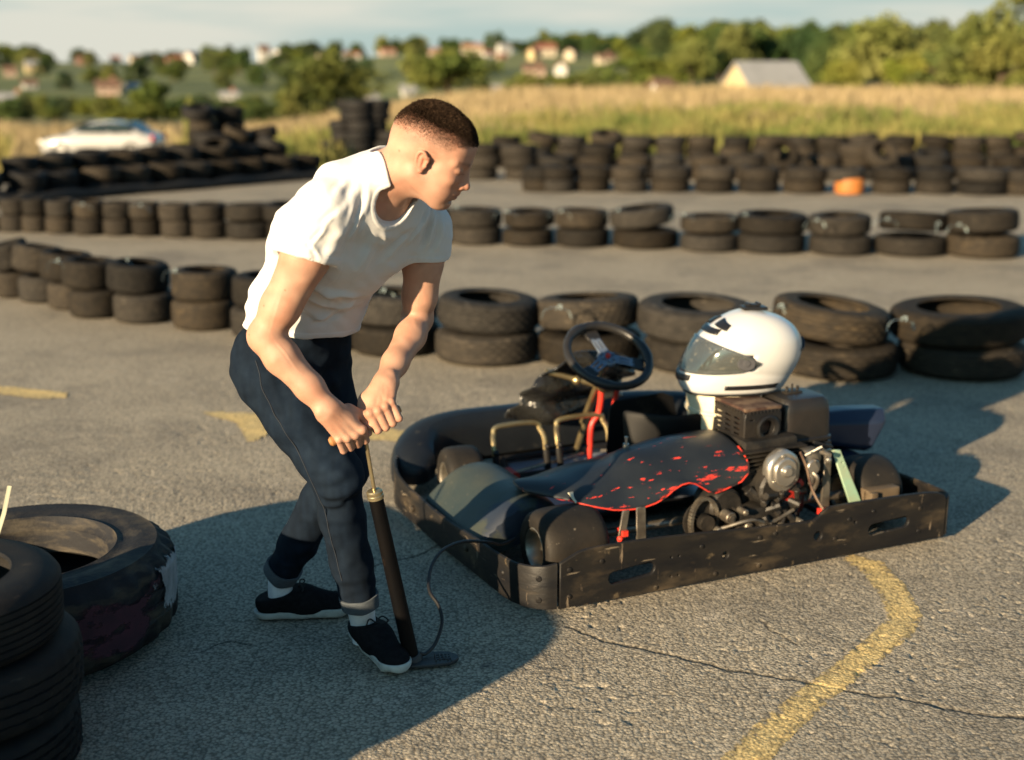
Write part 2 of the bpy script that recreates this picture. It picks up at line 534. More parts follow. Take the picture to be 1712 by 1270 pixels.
def stones(mat, scale, gap_dark, bump_s, vary):
    N, L = mat.node_tree.nodes, mat.node_tree.links
    b = N['Principled BSDF']
    tcn = N.new('ShaderNodeTexCoord')
    wob = N.new('ShaderNodeTexNoise'); wob.inputs['Scale'].default_value = scale * .8; wob.inputs['Detail'].default_value = 3
    L.new(tcn.outputs['Object'], wob.inputs['Vector'])
    va = N.new('ShaderNodeVectorMath'); va.operation = 'MULTIPLY_ADD'; va.inputs[1].default_value = (.010, .010, .010)
    L.new(wob.outputs['Color'], va.inputs[0]); L.new(tcn.outputs['Object'], va.inputs[2])
    vo = N.new('ShaderNodeTexVoronoi'); vo.inputs['Scale'].default_value = scale; vo.feature = 'F1'
    L.new(va.outputs[0], vo.inputs['Vector'])
    gap = N.new('ShaderNodeMapRange'); gap.inputs['From Min'].default_value = .42; gap.inputs['From Max'].default_value = .72; gap.inputs['To Min'].default_value = 1; gap.inputs['To Max'].default_value = gap_dark
    L.new(vo.outputs['Distance'], gap.inputs['Value'])
    sv = N.new('ShaderNodeSeparateColor'); L.new(vo.outputs['Color'], sv.inputs[0])
    vr = N.new('ShaderNodeMapRange'); vr.inputs['To Min'].default_value = 1 - vary; vr.inputs['To Max'].default_value = 1 + vary
    L.new(sv.outputs[0], vr.inputs['Value'])
    mu = N.new('ShaderNodeMath'); mu.operation = 'MULTIPLY'; L.new(gap.outputs[0], mu.inputs[0]); L.new(vr.outputs[0], mu.inputs[1])
    old = b.inputs['Base Color'].links[0].from_socket
    mx = N.new('ShaderNodeVectorMath'); mx.operation = 'SCALE'; L.new(old, mx.inputs[0]); L.new(mu.outputs[0], mx.inputs['Scale'])
    L.new(mx.outputs[0], b.inputs['Base Color'])
    fine = N.new('ShaderNodeTexNoise'); fine.inputs['Scale'].default_value = scale * 3.2; fine.inputs['Detail'].default_value = 3; L.new(tcn.outputs['Object'], fine.inputs['Vector'])
    h1 = N.new('ShaderNodeMath'); h1.operation = 'MULTIPLY'; h1.inputs[1].default_value = -1.0; L.new(vo.outputs['Distance'], h1.inputs[0])
    h2 = N.new('ShaderNodeMath'); h2.operation = 'MULTIPLY_ADD'; h2.inputs[1].default_value = .7; L.new(fine.outputs['Fac'], h2.inputs[0]); L.new(h1.outputs[0], h2.inputs[2])
    h3 = N.new('ShaderNodeMath'); h3.operation = 'MULTIPLY_ADD'; h3.inputs[1].default_value = .8; L.new(sv.outputs[1], h3.inputs[0]); L.new(h2.outputs[0], h3.inputs[2])
    bp = N.new('ShaderNodeBump'); bp.inputs['Strength'].default_value = bump_s; bp.inputs['Distance'].default_value = .005
    L.new(h3.outputs[0], bp.inputs['Height'])
    L.new(bp.outputs[0], b.inputs['Normal'])
stones(m_asph, 98, .46, .50, .26)

# worn yellow paint: thin sheets lying on the asphalt's bumps, broken up where the paint has gone
m_paint = pmat('yellow_paint', (0.60, 0.44, 0.185), (0.48, 0.37, 0.175), rough=0.85, vscale=9, bump=0.4, bscale=150, bdist=0.004)
stones(m_paint, 98, .55, .42, .20)
N, L = m_paint.node_tree.nodes, m_paint.node_tree.links
tcn = N.new('ShaderNodeTexCoord')
n1 = N.new('ShaderNodeTexNoise'); n1.inputs['Scale'].default_value = 42; n1.inputs['Detail'].default_value = 5; n1.inputs['Roughness'].default_value = .65
n2 = N.new('ShaderNodeTexNoise'); n2.inputs['Scale'].default_value = 6
at_ = N.new('ShaderNodeAttribute'); at_.attribute_name = 'edge'
for n in (n1, n2): L.new(tcn.outputs['Object'], n.inputs['Vector'])
sm = N.new('ShaderNodeMath'); sm.operation = 'ADD'; L.new(n1.outputs['Fac'], sm.inputs[0])
s2 = N.new('ShaderNodeMath'); s2.operation = 'MULTIPLY'; s2.inputs[1].default_value = 0.45; L.new(n2.outputs['Fac'], s2.inputs[0]); L.new(s2.outputs[0], sm.inputs[1])
s3 = N.new('ShaderNodeMath'); s3.operation = 'ADD'; L.new(sm.outputs[0], s3.inputs[0]); L.new(at_.outputs['Fac'], s3.inputs[1])
rm = N.new('ShaderNodeMapRange'); rm.inputs['From Min'].default_value = 0.86; rm.inputs['From Max'].default_value = 1.06
L.new(s3.outputs[0], rm.inputs['Value']); L.new(rm.outputs[0], N['Principled BSDF'].inputs['Alpha'])

def paint(poly_px, res, lift, bias):
    P = np.array([on_ground(*p)[:2] for p in poly_px])
    lo, hi = P.min(0) - res, P.max(0) + res
    xs, ys = np.arange(lo[0], hi[0], res), np.arange(lo[1], hi[1], res)
    X, Y = np.meshgrid(xs, ys)
    inside = np.zeros(X.shape, bool)
    dist = np.full(X.shape, 9.0)
    for a, b in zip(P, np.roll(P, -1, 0)):
        c = ((a[1] > Y) != (b[1] > Y)) & (X < (b[0] - a[0]) * (Y - a[1]) / (b[1] - a[1] + 1e-12) + a[0])
        inside ^= c
        ab = b - a
        t = np.clip(((X - a[0]) * ab[0] + (Y - a[1]) * ab[1]) / (ab @ ab), 0, 1)
        dist = np.minimum(dist, np.hypot(X - a[0] - t * ab[0], Y - a[1] - t * ab[1]))
    F = grid_faces(*X.shape)
    F = F[inside.ravel()[F].all(1)]
    used = np.unique(F); re = np.full(X.size, -1); re[used] = np.arange(len(used))
    V = np.stack([X, Y, asphalt_height(X, Y) + lift], -1).reshape(-1, 3)[used]
    me = mesh_from('paint', V, re[F])
    a = me.attributes.new('edge', 'FLOAT', 'POINT')
    a.data.foreach_set('value', (bias + 0.25 * np.clip(dist.ravel()[used] / 0.05, 0, 1)).astype(np.float32))
    return link_mesh('yellow_road_marking', me, m_paint)
tag(paint([(1420, 925), (1480, 940), (1515, 978), (1545, 1030), (1530, 1062), (1470, 1110), (1400, 1165), (1330, 1230), (1275, 1290), (1180, 1290), (1255, 1215), (1330, 1155), (1400, 1105), (1452, 1062), (1482, 1032), (1470, 1000), (1445, 962), (1405, 935)], .007, .0018, 0.20), kind='structure')
for pl in ([(-60, 645), (20, 646), (118, 657), (112, 665), (60, 668), (0, 660), (-60, 655)],
           [(322, 687), (400, 690), (480, 692), (560, 702), (690, 722), (690, 742), (600, 735), (470, 716), (430, 738), (412, 742), (404, 728), (392, 708), (340, 694)]):
    tag(paint(pl, .02, .004, 0.32), kind='structure')

# ------------------------------------------------------------------ grass (nobody could count it)
def blades(name, n, yr, xfun, h, w, mat, seed, sway=0.35):
    r = np.random.default_rng(seed)
    y = yr[0] + (yr[1] - yr[0]) * r.random(n) ** 1.3
    x0, x1 = xfun(y)
    x = x0 + (x1 - x0) * r.random(n)
    clump = vnoise(x / 1.4 + 80, y / 1.4 + 80, seed)
    keep = r.random(n) < (0.35 + 0.9 * clump)
    x, y, clump = x[keep], y[keep], clump[keep]
    scr = 856 + CAM_F * x / (y * 1.02)
    low = np.where((scr > 40) & (scr < 320) & (y < 51), .22, 1.0)          # mown in front of the parked car
    z = terrain(x, y) - 0.03
    n = len(x)
    hh = (h[0] + (h[1] - h[0]) * r.random(n)) * (0.55 + 0.75 * clump) * low
    a = r.random(n) * 2 * PI
    ww = w * (0.6 + 0.8 * r.random(n))
    lx, ly = (r.random(n) - .5) * 2 * sway * hh, (r.random(n) - .5) * 2 * sway * hh
    c, s = np.cos(a) * ww / 2, np.sin(a) * ww / 2
    V = np.zeros((n, 5, 3), np.float32)
    V[:, 0] = np.stack([x - c, y - s, z], 1); V[:, 1] = np.stack([x + c, y + s, z], 1)
    V[:, 2] = np.stack([x + c * .8 + lx * .35, y + s * .8 + ly * .35, z + hh * .6], 1); V[:, 3] = np.stack([x - c * .8 + lx * .35, y - s * .8 + ly * .35, z + hh * .6], 1)
    V[:, 4] = np.stack([x + lx, y + ly, z + hh], 1)
    b = np.arange(n)[:, None] * 5
    T = np.concatenate([b + [0, 1, 2], b + [0, 2, 3], b + [3, 2, 4]], 0)
    me = mesh_from(name, V.reshape(-1, 3), T)
    return tag(link_mesh(name, me, mat), kind='stuff')
m_dry = pmat('dry_grass', (0.255, 0.198, 0.115), (0.20, 0.155, 0.08), rough=0.9, vscale=0.5, spec=0.2, trans=0.0)
m_weed = pmat('green_weeds', (0.075, 0.10, 0.022), (0.19, 0.165, 0.055), rough=0.85, vscale=0.7, spec=0.2, lo=0.4, hi=0.6)
wide = lambda y: (-0.60 * y - 3, 0.60 * y + 3)
o = blades('dry_grass', 68000, (33, 92), wide, (0.38, 0.80), 0.05, m_dry, 31)
o['label'] = 'tall golden dry grass covering the field beyond the tyre walls'
o = blades('green_weeds', 48000, (26.3, 40), lambda y: (0 * y - 4.5, 0.60 * y + 3), (0.38, 0.85), 0.05, m_weed, 32, 0.5)
o['label'] = 'green weeds growing along the edge behind the right tyre wall'
o = blades('wild_scrub', 30000, (24.5, 48), lambda y: (-0.60 * y - 3, -0.16 * y + 1), (0.25, 0.8), 0.05, m_weed, 33, 0.5)
o['label'] = 'mixed green scrub on the slope behind the left tyre pile'

# ------------------------------------------------------------------ houses
def wall_mat(name, c): return pmat(name, c, tuple(x * .85 for x in c), rough=.9, vscale=.8)
M_WALL = {'white': wall_mat('plaster_white', (.42, .41, .38)), 'cream': wall_mat('plaster_cream', (.38, .33, .25)), 'pink': wall_mat('plaster_pink', (.34, .25, .20)), 'yellow': wall_mat('plaster_yellow', (.40, .32, .18)), 'brick': wall_mat('brick_wall', (.22, .12, .09))}
M_ROOF = {'red': pmat('roof_red', (.20, .075, .05), rough=.8, vscale=2), 'brown': pmat('roof_brown', (.13, .075, .05), rough=.8, vscale=2), 'grey': pmat('roof_grey', (.25, .25, .25), (.21, .21, .21), rough=.55, vscale=1), 'orange': pmat('roof_orange', (.24, .11, .07), rough=.8, vscale=2)}
m_pane = pmat('window_glass', (.03, .04, .05), rough=.1)
def screen_y(X, Y, Z):
    d = Y * math.cos(CAM_P) - (Z - CAM_H) * math.sin(CAM_P); u = Y * math.sin(CAM_P) + (Z - CAM_H) * math.cos(CAM_P)
    return 635 - CAM_F * u / d
HOUSE_AT = []
def house(px, base, wpx, hpx, wall, roof, label, yaw=0.0, depth=None, windows=2, chimney=False, name='house', group='houses on the far hillside', overh=.3, pitch=.55):
    p = hit(px, base) if depth is None else np.array([(px - 856) / CAM_F * depth, depth, 0])
    if depth is not None: p[2] = at(px, base, depth)[2]
    s = p[1] / CAM_F * 1.03
    HOUSE_AT.append((px, base, wpx, p[1]))
    k_ = 1.0 if name == 'barn' else .74
    W, Hh = wpx * s * k_, hpx * s * k_
    Dp = W * .75
    wh = Hh * (1 - pitch * .62); rh = Hh - wh
    t = thing(name, label, 'barn' if name == 'barn' else 'house', p - np.array([0, 0, .15]), yaw, group)
    m = MB()
    a, b = W / 2, Dp / 2
    v = [(-a, -b, -.6), (a, -b, -.6), (a, b, -.6), (-a, b, -.6), (-a, -b, wh), (a, -b, wh), (a, b, wh), (-a, b, wh), (-a, 0, wh + rh), (a, 0, wh + rh)]
    m.add(v, [(0, 1, 5, 4), (1, 2, 6, 9, 5), (2, 3, 7, 6), (3, 0, 4, 8, 7)], False)
    m.build('wall', M_WALL[wall], t, autosmooth=0)
    m = MB()
    e = overh; k = rh / b
    for sg in (-1, 1):
        th = .18
        y0, z0 = sg * (b + e), wh - k * e
        m.add([(-a - e, y0, z0 + .05), (a + e, y0, z0 + .05), (a + e, 0, wh + rh + .05), (-a - e, 0, wh + rh + .05),
               (-a - e, y0, z0 + .05 + th), (a + e, y0, z0 + .05 + th), (a + e, 0, wh + rh + .05 + th), (-a - e, 0, wh + rh + .05 + th)],
              [(0, 3, 2, 1), (4, 5, 6, 7), (0, 1, 5, 4), (1, 2, 6, 5), (3, 0, 4, 7)], False)
    rf = m.build('roof', M_ROOF[roof], t, autosmooth=0)
    for i in range(windows):
        x = -a + W * (i + .7) / (windows + .4)
        m = MB(); m.box((x, -b - .03, wh * .55), (W * .10, .08, wh * .32)); m.build('window', m_pane, t, autosmooth=0)
    if chimney:
        m = MB(); m.box((a * .4, b * .15, wh + rh * 1.1), (.6, .6, 1.4)); m.build('chimney', M_WALL['brick'], rf, autosmooth=0)
    return t
house(1268, 161, 110, 53, 'yellow', 'grey', 'cream barn with a long pale grey roof in the golden field', .42, 125, 1, name='barn', group=None, overh=.25, pitch=1.12)
for h in [
    (938, 127, 34, 30, 'white', 'red', 'white gabled house below the red roofs, brightest on the hillside', 1.45),
    (893, 128, 44, 26, 'pink', 'brown', 'long dark brown roofed house left of the bright white gabled house', .1),
    (1105, 158, 34, 34, 'white', 'brown', 'white house with dull roof half hidden by trees left of the barn', .6),
    (1012, 108, 36, 22, 'cream', 'brown', 'cream house under a dark roof right of the red roofed cluster', .3),
    (912, 95, 40, 28, 'cream', 'red', 'cream house with a wide red roof on the skyline', .2),
    (893, 100, 24, 26, 'yellow', 'orange', 'narrow yellow house left of the wide red roof on the skyline', .9),
    (955, 100, 30, 24, 'cream', 'brown', 'small cream house at the right end of the skyline cluster', 1.2),
    (843, 92, 26, 24, 'white', 'grey', 'small white house on the skyline above the olive tree', .5),
    (790, 88, 44, 22, 'cream', 'orange', 'long cream house with orange roof on the skyline above the head', .15),
    (815, 97, 20, 16, 'white', 'red', 'little white house just below the long cream skyline house', .5),
    (838, 100, 18, 14, 'pink', 'red', 'little red house below the small white skyline house', .5),
    (730, 88, 30, 16, 'pink', 'orange', 'orange roofed house on the skyline left of the long cream house', .3),
    (648, 92, 30, 18, 'pink', 'orange', 'pink house on the skyline above the wide green tree', .4),
    (588, 95, 34, 18, 'white', 'red', 'white house on the skyline with a low red roof', .2),
    (540, 96, 24, 16, 'cream', 'brown', 'cream cottage on the skyline left of the low red roof', .8),
    (466, 102, 24, 26, 'white', 'brown', 'white house beside the brick tower house on the left skyline', 1.3),
    (442, 102, 22, 34, 'white', 'brown', 'tall narrow white house on the left skyline', .5),
    (322, 104, 30, 26, 'white', 'orange', 'white house with orange gable on the left skyline', 1.2),
    (298, 106, 30, 20, 'brick', 'red', 'brick house with red roof on the left skyline', .2),
    (270, 106, 28, 16, 'pink', 'orange', 'orange house in the row on the left skyline', .2),
    (228, 106, 24, 18, 'cream', 'brown', 'cream cottage left of the orange house on the skyline', .6),
    (194, 106, 20, 16, 'cream', 'orange', 'small cottage at the end of the left skyline row', .4),
    (140, 108, 30, 20, 'brick', 'brown', 'brick house with brown roof between dark skyline trees', .4),
    (57, 122, 34, 26, 'yellow', 'grey', 'pale yellow house near the upper left corner', .5),
    (18, 128, 24, 22, 'pink', 'brown', 'pink house at the far left end of the hill', .4),
    (182, 158, 46, 30, 'pink', 'brown', 'pink two storey house in the middle of the left hillside', .3),
    (222, 156, 28, 22, 'white', 'grey', 'white house right beside the pink two storey house', .9),
    (178, 178, 42, 16, 'pink', 'brown', 'low pink shed below the pink two storey house', .2),
    (113, 176, 24, 16, 'pink', 'brown', 'small pink cottage left of the low shed', .3),
    (50, 148, 28, 20, 'white', 'brown', 'small white cottage above the blue grey roof on the left', .5),
    (22, 180, 62, 30, 'yellow', 'grey', 'yellow house under a long blue grey roof at the left edge', .15),
    (384, 166, 36, 16, 'white', 'grey', 'low blue grey roofed hut in the open meadow', .2),
    (682, 160, 24, 22, 'white', 'grey', 'small white hut left of the big rounded olive tree', .4),
    (622, 170, 22, 18, 'pink', 'grey', 'small pale hut behind the dark tyre tower', .4),
    (833, 155, 30, 16, 'white', 'grey', 'low grey hut at the edge of the golden field', .2)]:
    house(*h[:7], yaw=h[7], windows=2 if h[2] > 26 else 1, chimney=h[2] > 34)

# ------------------------------------------------------------------ trees
m_bark = pmat('bark', (0.09, 0.06, 0.04), rough=0.9, vscale=20, bump=.4)
def foliage(name, c1, c2):
    return pmat(name, c1, c2, rough=0.75, vscale=0.9, random_obj=0.25, spec=0.25, lo=.4, hi=.6, sat=(.92, 1.15))
M_FOL = [foliage('foliage_mid', (0.060, 0.085, 0.018), (0.105, 0.115, 0.026)), foliage('foliage_dark', (0.022, 0.046, 0.014), (0.046, 0.064, 0.018)),
         foliage('foliage_light', (0.098, 0.115, 0.022), (0.150, 0.148, 0.036))]
def crown_mesh(seed, n_lobe, per, squash, leaf):
    r = np.random.default_rng(seed)
    V = []
    for k in range(n_lobe):
        a = r.random() * 2 * PI; h = r.random() ** 0.8
        rad = 0.46 * (1 - abs(h - .42) ** 1.6 * 1.2) * r.random() ** .5
        c = np.array([math.cos(a) * rad, math.sin(a) * rad, 0.16 + 0.72 * h])
        lr = 0.10 + 0.13 * r.random()
        m = int(per * lr / .16)
        d = r.normal(size=(m, 3)); d /= np.linalg.norm(d, axis=1)[:, None]
        p = c + d * (lr * (0.55 + 0.5 * r.random((m, 1)))) * [1, 1, squash]
        u = r.normal(size=(m, 3)); u /= np.linalg.norm(u, axis=1)[:, None]
        w = np.cross(u, r.normal(size=(m, 3))); w /= np.linalg.norm(w, axis=1)[:, None]
        s = leaf * (0.5 + r.random((m, 1)))
        V.append(np.stack([p - u * s, p - w * s * .6, p + u * s, p + w * s * .6], 1))
    V = np.concatenate(V)
    me = mesh_from('crown', V.reshape(-1, 3), np.arange(len(V) * 4).reshape(-1, 4), smooth=False)
    return me
def trunk_mesh(seed):
    r = random.Random(seed); m = MB()
    m.tube([(0, 0, -.04), (.01, 0, .12), (.0, .015, .3), (.02, 0, .55)], [.035, .028, .022, .01], 8)
    for k in range(6):
        a = r.random() * 6.28; z = .18 + .25 * r.random(); e = .18 + .16 * r.random()
        m.tube([(0, 0, z), (math.cos(a) * e * .5, math.sin(a) * e * .5, z + .14), (math.cos(a) * e, math.sin(a) * e, z + .28)], [.014, .010, .004], 6)
    o = m.build('trunk', m_bark); me = o.data; bpy.data.objects.remove(o); return me
TREES = []
for k in range(7):
    cm = crown_mesh(100 + k, (26, 34, 20, 30, 24, 18, 38)[k], 120, (.9, .8, 1.1, .9, 1.3, .8, 1)[k], (.034, .03, .04, .032, .034, .042, .03)[k])
    TREES.append((cm, trunk_mesh(k)))
def tree(name, X, Y, h, w, kind, mat, label, group, base=None):
    z = float(terrain(X, Y)) if base is None else base
    t = thing(name, label, 'bush' if 'bush' in name else 'tree', (X, Y, z - .05), random.random() * 6.28, group)
    t.scale = (w, w, h)
    cm, tm = TREES[kind]
    key = (kind, mat)
    if key not in tree.cache:
        me = cm.copy(); me.materials.append(M_FOL[mat]); tree.cache[key] = me
    link_mesh('crown', tree.cache[key], None, t)
    o = bpy.data.objects.new('trunk', tm); COL.objects.link(o); o.parent = t
    return t
tree.cache = {}
def ordinal(k):
    w = ['first', 'second', 'third', 'fourth', 'fifth', 'sixth', 'seventh', 'eighth', 'ninth', 'tenth', 'eleventh', 'twelfth', 'thirteenth', 'fourteenth', 'fifteenth', 'sixteenth', 'seventeenth', 'eighteenth', 'nineteenth', 'twentieth']
    return w[k] if k < 20 else {1: 'twenty-' + w[k - 20]}[1] if k < 30 else 'thirty-' + w[k - 30] if k < 40 else str(k + 1) + 'th'
# the big trees: (px, top, width px, depth, foliage, look)
G_BIG = 'large trees at the right edge of the field'
for (px, top, wpx, Y, mat, kd, look) in [
        (1475, 28, 130, 92, 2, 1, 'tall yellow-green tree standing alone right of the barn'),
        (1560, 32, 110, 112, 0, 3, 'round mid-green tree between the yellow-green tree and the taller group'),
        (1640, 22, 130, 96, 0, 6, 'broad olive tree second from the right end of the tree line'),
        (1712, -25, 130, 88, 0, 0, 'tallest dark tree cut off at the upper right corner'),
        (1580, 82, 110, 84, 0, 5, 'low bushy tree in front of the round mid-green tree'),
        (1672, 70, 120, 80, 2, 2, 'lower light-green tree in front of the tallest dark tree'),
        (1520, 92, 90, 86, 2, 4, 'short pale tree at the foot of the tall yellow-green tree'),
        (1408, 100, 64, 80, 2, 1, 'small bright yellow-green bushy tree beside the barn'),
        (748, 82, 120, 105, 0, 3, 'big rounded olive tree behind the head of the standing man'),
        (545, 92, 130, 120, 0, 6, 'wide green tree on the slope above the white shirt'),
        (497, 140, 60, 95, 2, 5, 'bright low green tree left of the tall dark tyre tower'),
        (1062, 100, 120, 150, 0, 0, 'wide olive tree left of the barn by the white house'),
        (905, 122, 80, 130, 0, 4, 'low green tree in the hollow below the red roofs'),
        (965, 124, 70, 135, 0, 2, 'low green tree next to the hollow below the red roofs'),
        (255, 138, 80, 100, 0, 5, 'pale round bush tree in the dip behind the white car'),
        (318, 165, 34, 62, 2, 4, 'slim sapling growing right of the white car')]:
    p = at(px, 150, Y)
    z = float(terrain(p[0], Y))
    ztop = at(px, top, Y)[2]
    w = wpx * Y / CAM_F * (1.25 if 440 < px < 1100 else 1)
    tree('tree', p[0], Y, (ztop - z) * 1.06, w * 1.12, kd, mat, look, G_BIG if px > 1400 else 'scattered trees below the hill')
# the wooded hillside: trees one can tell apart only as dabs of green
rr = random.Random(5)
hill_rows = [(650, 140, 7, 11), (480, 100, 6, 9), (340, 76, 4.5, 7), (240, 54, 3.5, 6)]
HILL_T = []
for (Y0, cnt, h0, h1) in hill_rows:
    for k in range(cnt):
        px = -190 + 2090 * (k + rr.random()) / cnt
        Y = Y0 * (0.88 + 0.24 * rr.random())
        if 330 < px < 470 and Y0 in (470, 330): continue        # the open meadow on the left
        X = (px - 856) / CAM_F * Y
        hgt = (h0 + (h1 - h0) * rr.random()) * (1.3 if px > 1080 else .85 if px < 420 else 1)
        if px < 470 and Y0 in (240, 340) and rr.random() < .15: continue
        zt = float(terrain(X, Y))
        ytop, ybot = screen_y(X, Y, zt + hgt * .95), screen_y(X, Y, zt)
        half = hgt * .5 * CAM_F / Y
        if any(Y < hY + 4 and abs(px - hx) < hw * .5 + half * .7 and ytop < hb - 12 and ybot > hb - 25 for hx, hb, hw, hY in HOUSE_AT): continue
        mat = 1 if rr.random() < .5 else (0 if rr.random() < .85 else 2)
        t = tree('hillside_tree', X, Y, hgt, hgt * (0.8 + .7 * rr.random()), rr.randrange(7), mat, 'tree', 'trees scattered over the far hillside')
        HILL_T.append((px, {650: 'on the skyline', 480: 'high on the hill', 340: 'halfway downhill', 240: 'at the hill foot'}[Y0], ('mid-green', 'dark green', 'pale green')[mat], t))
ANCHORS = [('pale yellow corner house', 57), ('pink two storey house', 182), ('tall white skyline house', 455), ('pink skyline house', 648), ('bent man\'s head', 730), ('bright white gabled house', 938), ('half hidden white house', 1105), ('grey roofed barn', 1270), ('tall yellow-green tree', 1475), ('tallest dark corner tree', 1700)]
seen_ = {}
for px, band, tone, t in sorted(HILL_T, key=lambda q: min(abs(q[0] - a[1]) for a in ANCHORS)):
    nm, ap = min(ANCHORS, key=lambda a: abs(a[1] - px))
    side = 'left' if px < ap else 'right'
    k_ = (band, tone, nm, side); seen_[k_] = seen_.get(k_, 0) + 1
    t['label'] = f'{ordinal(seen_[k_] - 1)} {tone} tree {side} of the {nm}, {band}'
for k in range(34):
    px = -20 + 480 * k / 34 + rr.random() * 12
    Y = 95 + 60 * rr.random()
    X = (px - 856) / CAM_F * Y
    tree('hedge_bush', X, Y, 1.2 + 1.3 * rr.random(), 2.4 + 2 * rr.random(), rr.randrange(7), rr.choice([0, 0, 1]),
         f'{ordinal(k)} bush from the left in the scrubby dip below the left hillside', 'bushes in the dip on the left')
for k in range(30):
    px = 1090 + 340 * k / 30 + rr.random() * 10
    Y = 170 + 50 * rr.random()
    X = (px - 856) / CAM_F * Y
    tree('wood_edge_tree', X, Y, 6 + 3.4 * rr.random(), 5 + 3 * rr.random(), rr.randrange(7), rr.choice([0, 1, 1]),
         f'{ordinal(k)} tree from the left in the wood edge behind the grey roofed barn', 'trees of the wood behind the barn')

# ------------------------------------------------------------------ tyres: every tyre is a thing of its own
RUB = (0.027, 0.0215, 0.0155); RUB2 = (0.012, 0.0105, 0.009)
m_tyre = pmat('tyre_rubber', RUB, RUB2, rough=0.78, vscale=5, detail=8, lo=.3, hi=.7, random_obj=0.5, bump=0.35, bscale=90, bdist=.004, spec=.12,
              spots=[((0.095, 0.072, 0.045), 4.0, .60, .22, (1, 1, 2.5)), ((0.075, 0.060, 0.038), 26, .62, .15, (1, 1, 3))])
m_tyre_dark = pmat('tyre_rubber_dark', (0.008, 0.008, 0.009), (0.014, 0.0125, 0.011), rough=0.7, vscale=5, spec=.15, random_obj=0.2, bump=0.35, bscale=70, bdist=.004,
                   spots=((0.05, 0.038, 0.025), 5, .62, .2, (1, 1, 3)))
m_tyre_orange = pmat('tyre_orange_paint', (0.36, 0.13, 0.028), (0.26, 0.09, 0.02), rough=.6, vscale=6)

def tyre_mesh(kind, seg=64):
    """unit tyre: outer radius 1, lying flat, height 1 (z 0..1)."""
    gro = {0: (.22, .36, .5, .64, .78), 1: (.28, .43, .57, .72), 2: (.3, .5, .7), 3: (.2, .3, .4, .5, .6, .7, .8)}[kind]
    out = [(.60, .06), (.615, .015), (.66, .02), (.74, .0), (.84, .015), (.92, .055), (.962, .10), (.983, .15)]
    gd, gw = (.030, .022, .04, .02)[kind], (.02, .016, .022, .012)[kind]
    for g in gro:
        rr_ = 1.0 - .05 * (g - .5) ** 2
        out += [(rr_, g - gw * 1.25), (rr_ - gd, g - gw * .9), (rr_ - gd, g + gw * .9), (rr_, g + gw * 1.25)]
    out += [(.983, .85), (.962, .90), (.92, .945), (.84, .985), (.74, 1.0), (.66, .98), (.615, .985), (.60, .94),
            (.625, .90), (.74, .90), (.86, .85), (.915, .72), (.93, .5), (.915, .28), (.86, .15), (.74, .10), (.625, .10)]
    nt0 = 8; nt1 = 8 + 4 * len(gro)
    m = len(out); V, Fc = [], []
    for k in range(seg):
        a = 2 * PI * k / seg; c, s = math.cos(a), math.sin(a)
        for j, (r, h) in enumerate(out):
            if nt0 - 1 <= j <= nt1 and kind != 3:
                band = (j - nt0 + 2) // 4
                per = (4, 3, 5)[kind]
                if (k + band * 2) % per == 0: r -= .016 if kind != 2 else .035
            V.append((r * c, r * s, h))
    for k in range(seg):
        k2 = (k + 1) % seg
        for j in range(m):
            j2 = (j + 1) % m
            Fc.append((k * m + j, k2 * m + j, k2 * m + j2, k * m + j2))
    me = mesh_from('tyre', V, np.array(Fc))
    me.polygons.foreach_set('use_smooth', np.ones(len(Fc), bool))
    bm = bmesh.new(); bm.from_mesh(me)
    for e in bm.edges:
        if len(e.link_faces) == 2 and e.calc_face_angle(0) > math.radians(42): e.smooth = False
    bm.to_mesh(me); bm.free()
    return me
TYRE_NEAR = [tyre_mesh(0, 120), tyre_mesh(1, 120), tyre_mesh(3, 96), tyre_mesh(2, 100)]
TYRE_FAR = [tyre_mesh(0, 48), tyre_mesh(1, 48), tyre_mesh(3, 48)]
for me in TYRE_NEAR + TYRE_FAR: me.materials.append(m_tyre)
tr = random.Random(21)
def tyre(label, group, loc, R, h, tilt=0.0, tdir=0.0, pool=TYRE_FAR, which=None, mat=None):
    me = pool[tr.randrange(len(pool)) if which is None else which]
    if mat is not None:
        key = (me.name, mat.name)
        if key not in tyre.c:
            m2 = me.copy(); m2.materials.clear(); m2.materials.append(mat); tyre.c[key] = m2
        me = tyre.c[key]
    o = bpy.data.objects.new('tyre', me)
    COL.objects.link(o)
    o.scale = (R, R, h)
    Rm = Matrix.Rotation(tilt, 4, Vector((-math.sin(tdir), math.cos(tdir), 0))) @ Matrix.Rotation(tr.random() * 6.28, 4, 'Z')
    o.rotation_euler = Rm.to_euler()
    o.location = loc
    return tag(o, label, 'tyre', group)
tyre.c = {}
m_strap = pmat('clear_strap', (0.30, 0.36, 0.36), (0.18, 0.22, 0.22), rough=.12, vscale=30, spec=.8, alpha=.5)
strap_n = [0]
def strap(p, L, label, ang=0.0, tall=.12, w=.02):
    tall = tall * .45
    m = MB()
    c, s = math.cos(ang), math.sin(ang)
    pts = [(-c * L, -s * L, -tall), (-c * L * .8, -s * L * .8, .005), (-c * L * .3, -s * L * .3, .022), (c * L * .3, s * L * .3, .012), (c * L * .8, s * L * .8, .0), (c * L, s * L, -tall)]
    P = spline(pts, 5)
    m.tube(P, w * .7, 6, True, .2)
    m.tube(spline([(0, 0, .012), (.012, .01, .03), (.03, .0, .034), (.024, -.012, .012)], 4), w * .35, 5, True, .3)
    o = m.build('plastic_strap', m_strap)
    o.location = p
    return tag(o, label, 'strap', 'clear plastic straps tying the tyre stacks together')

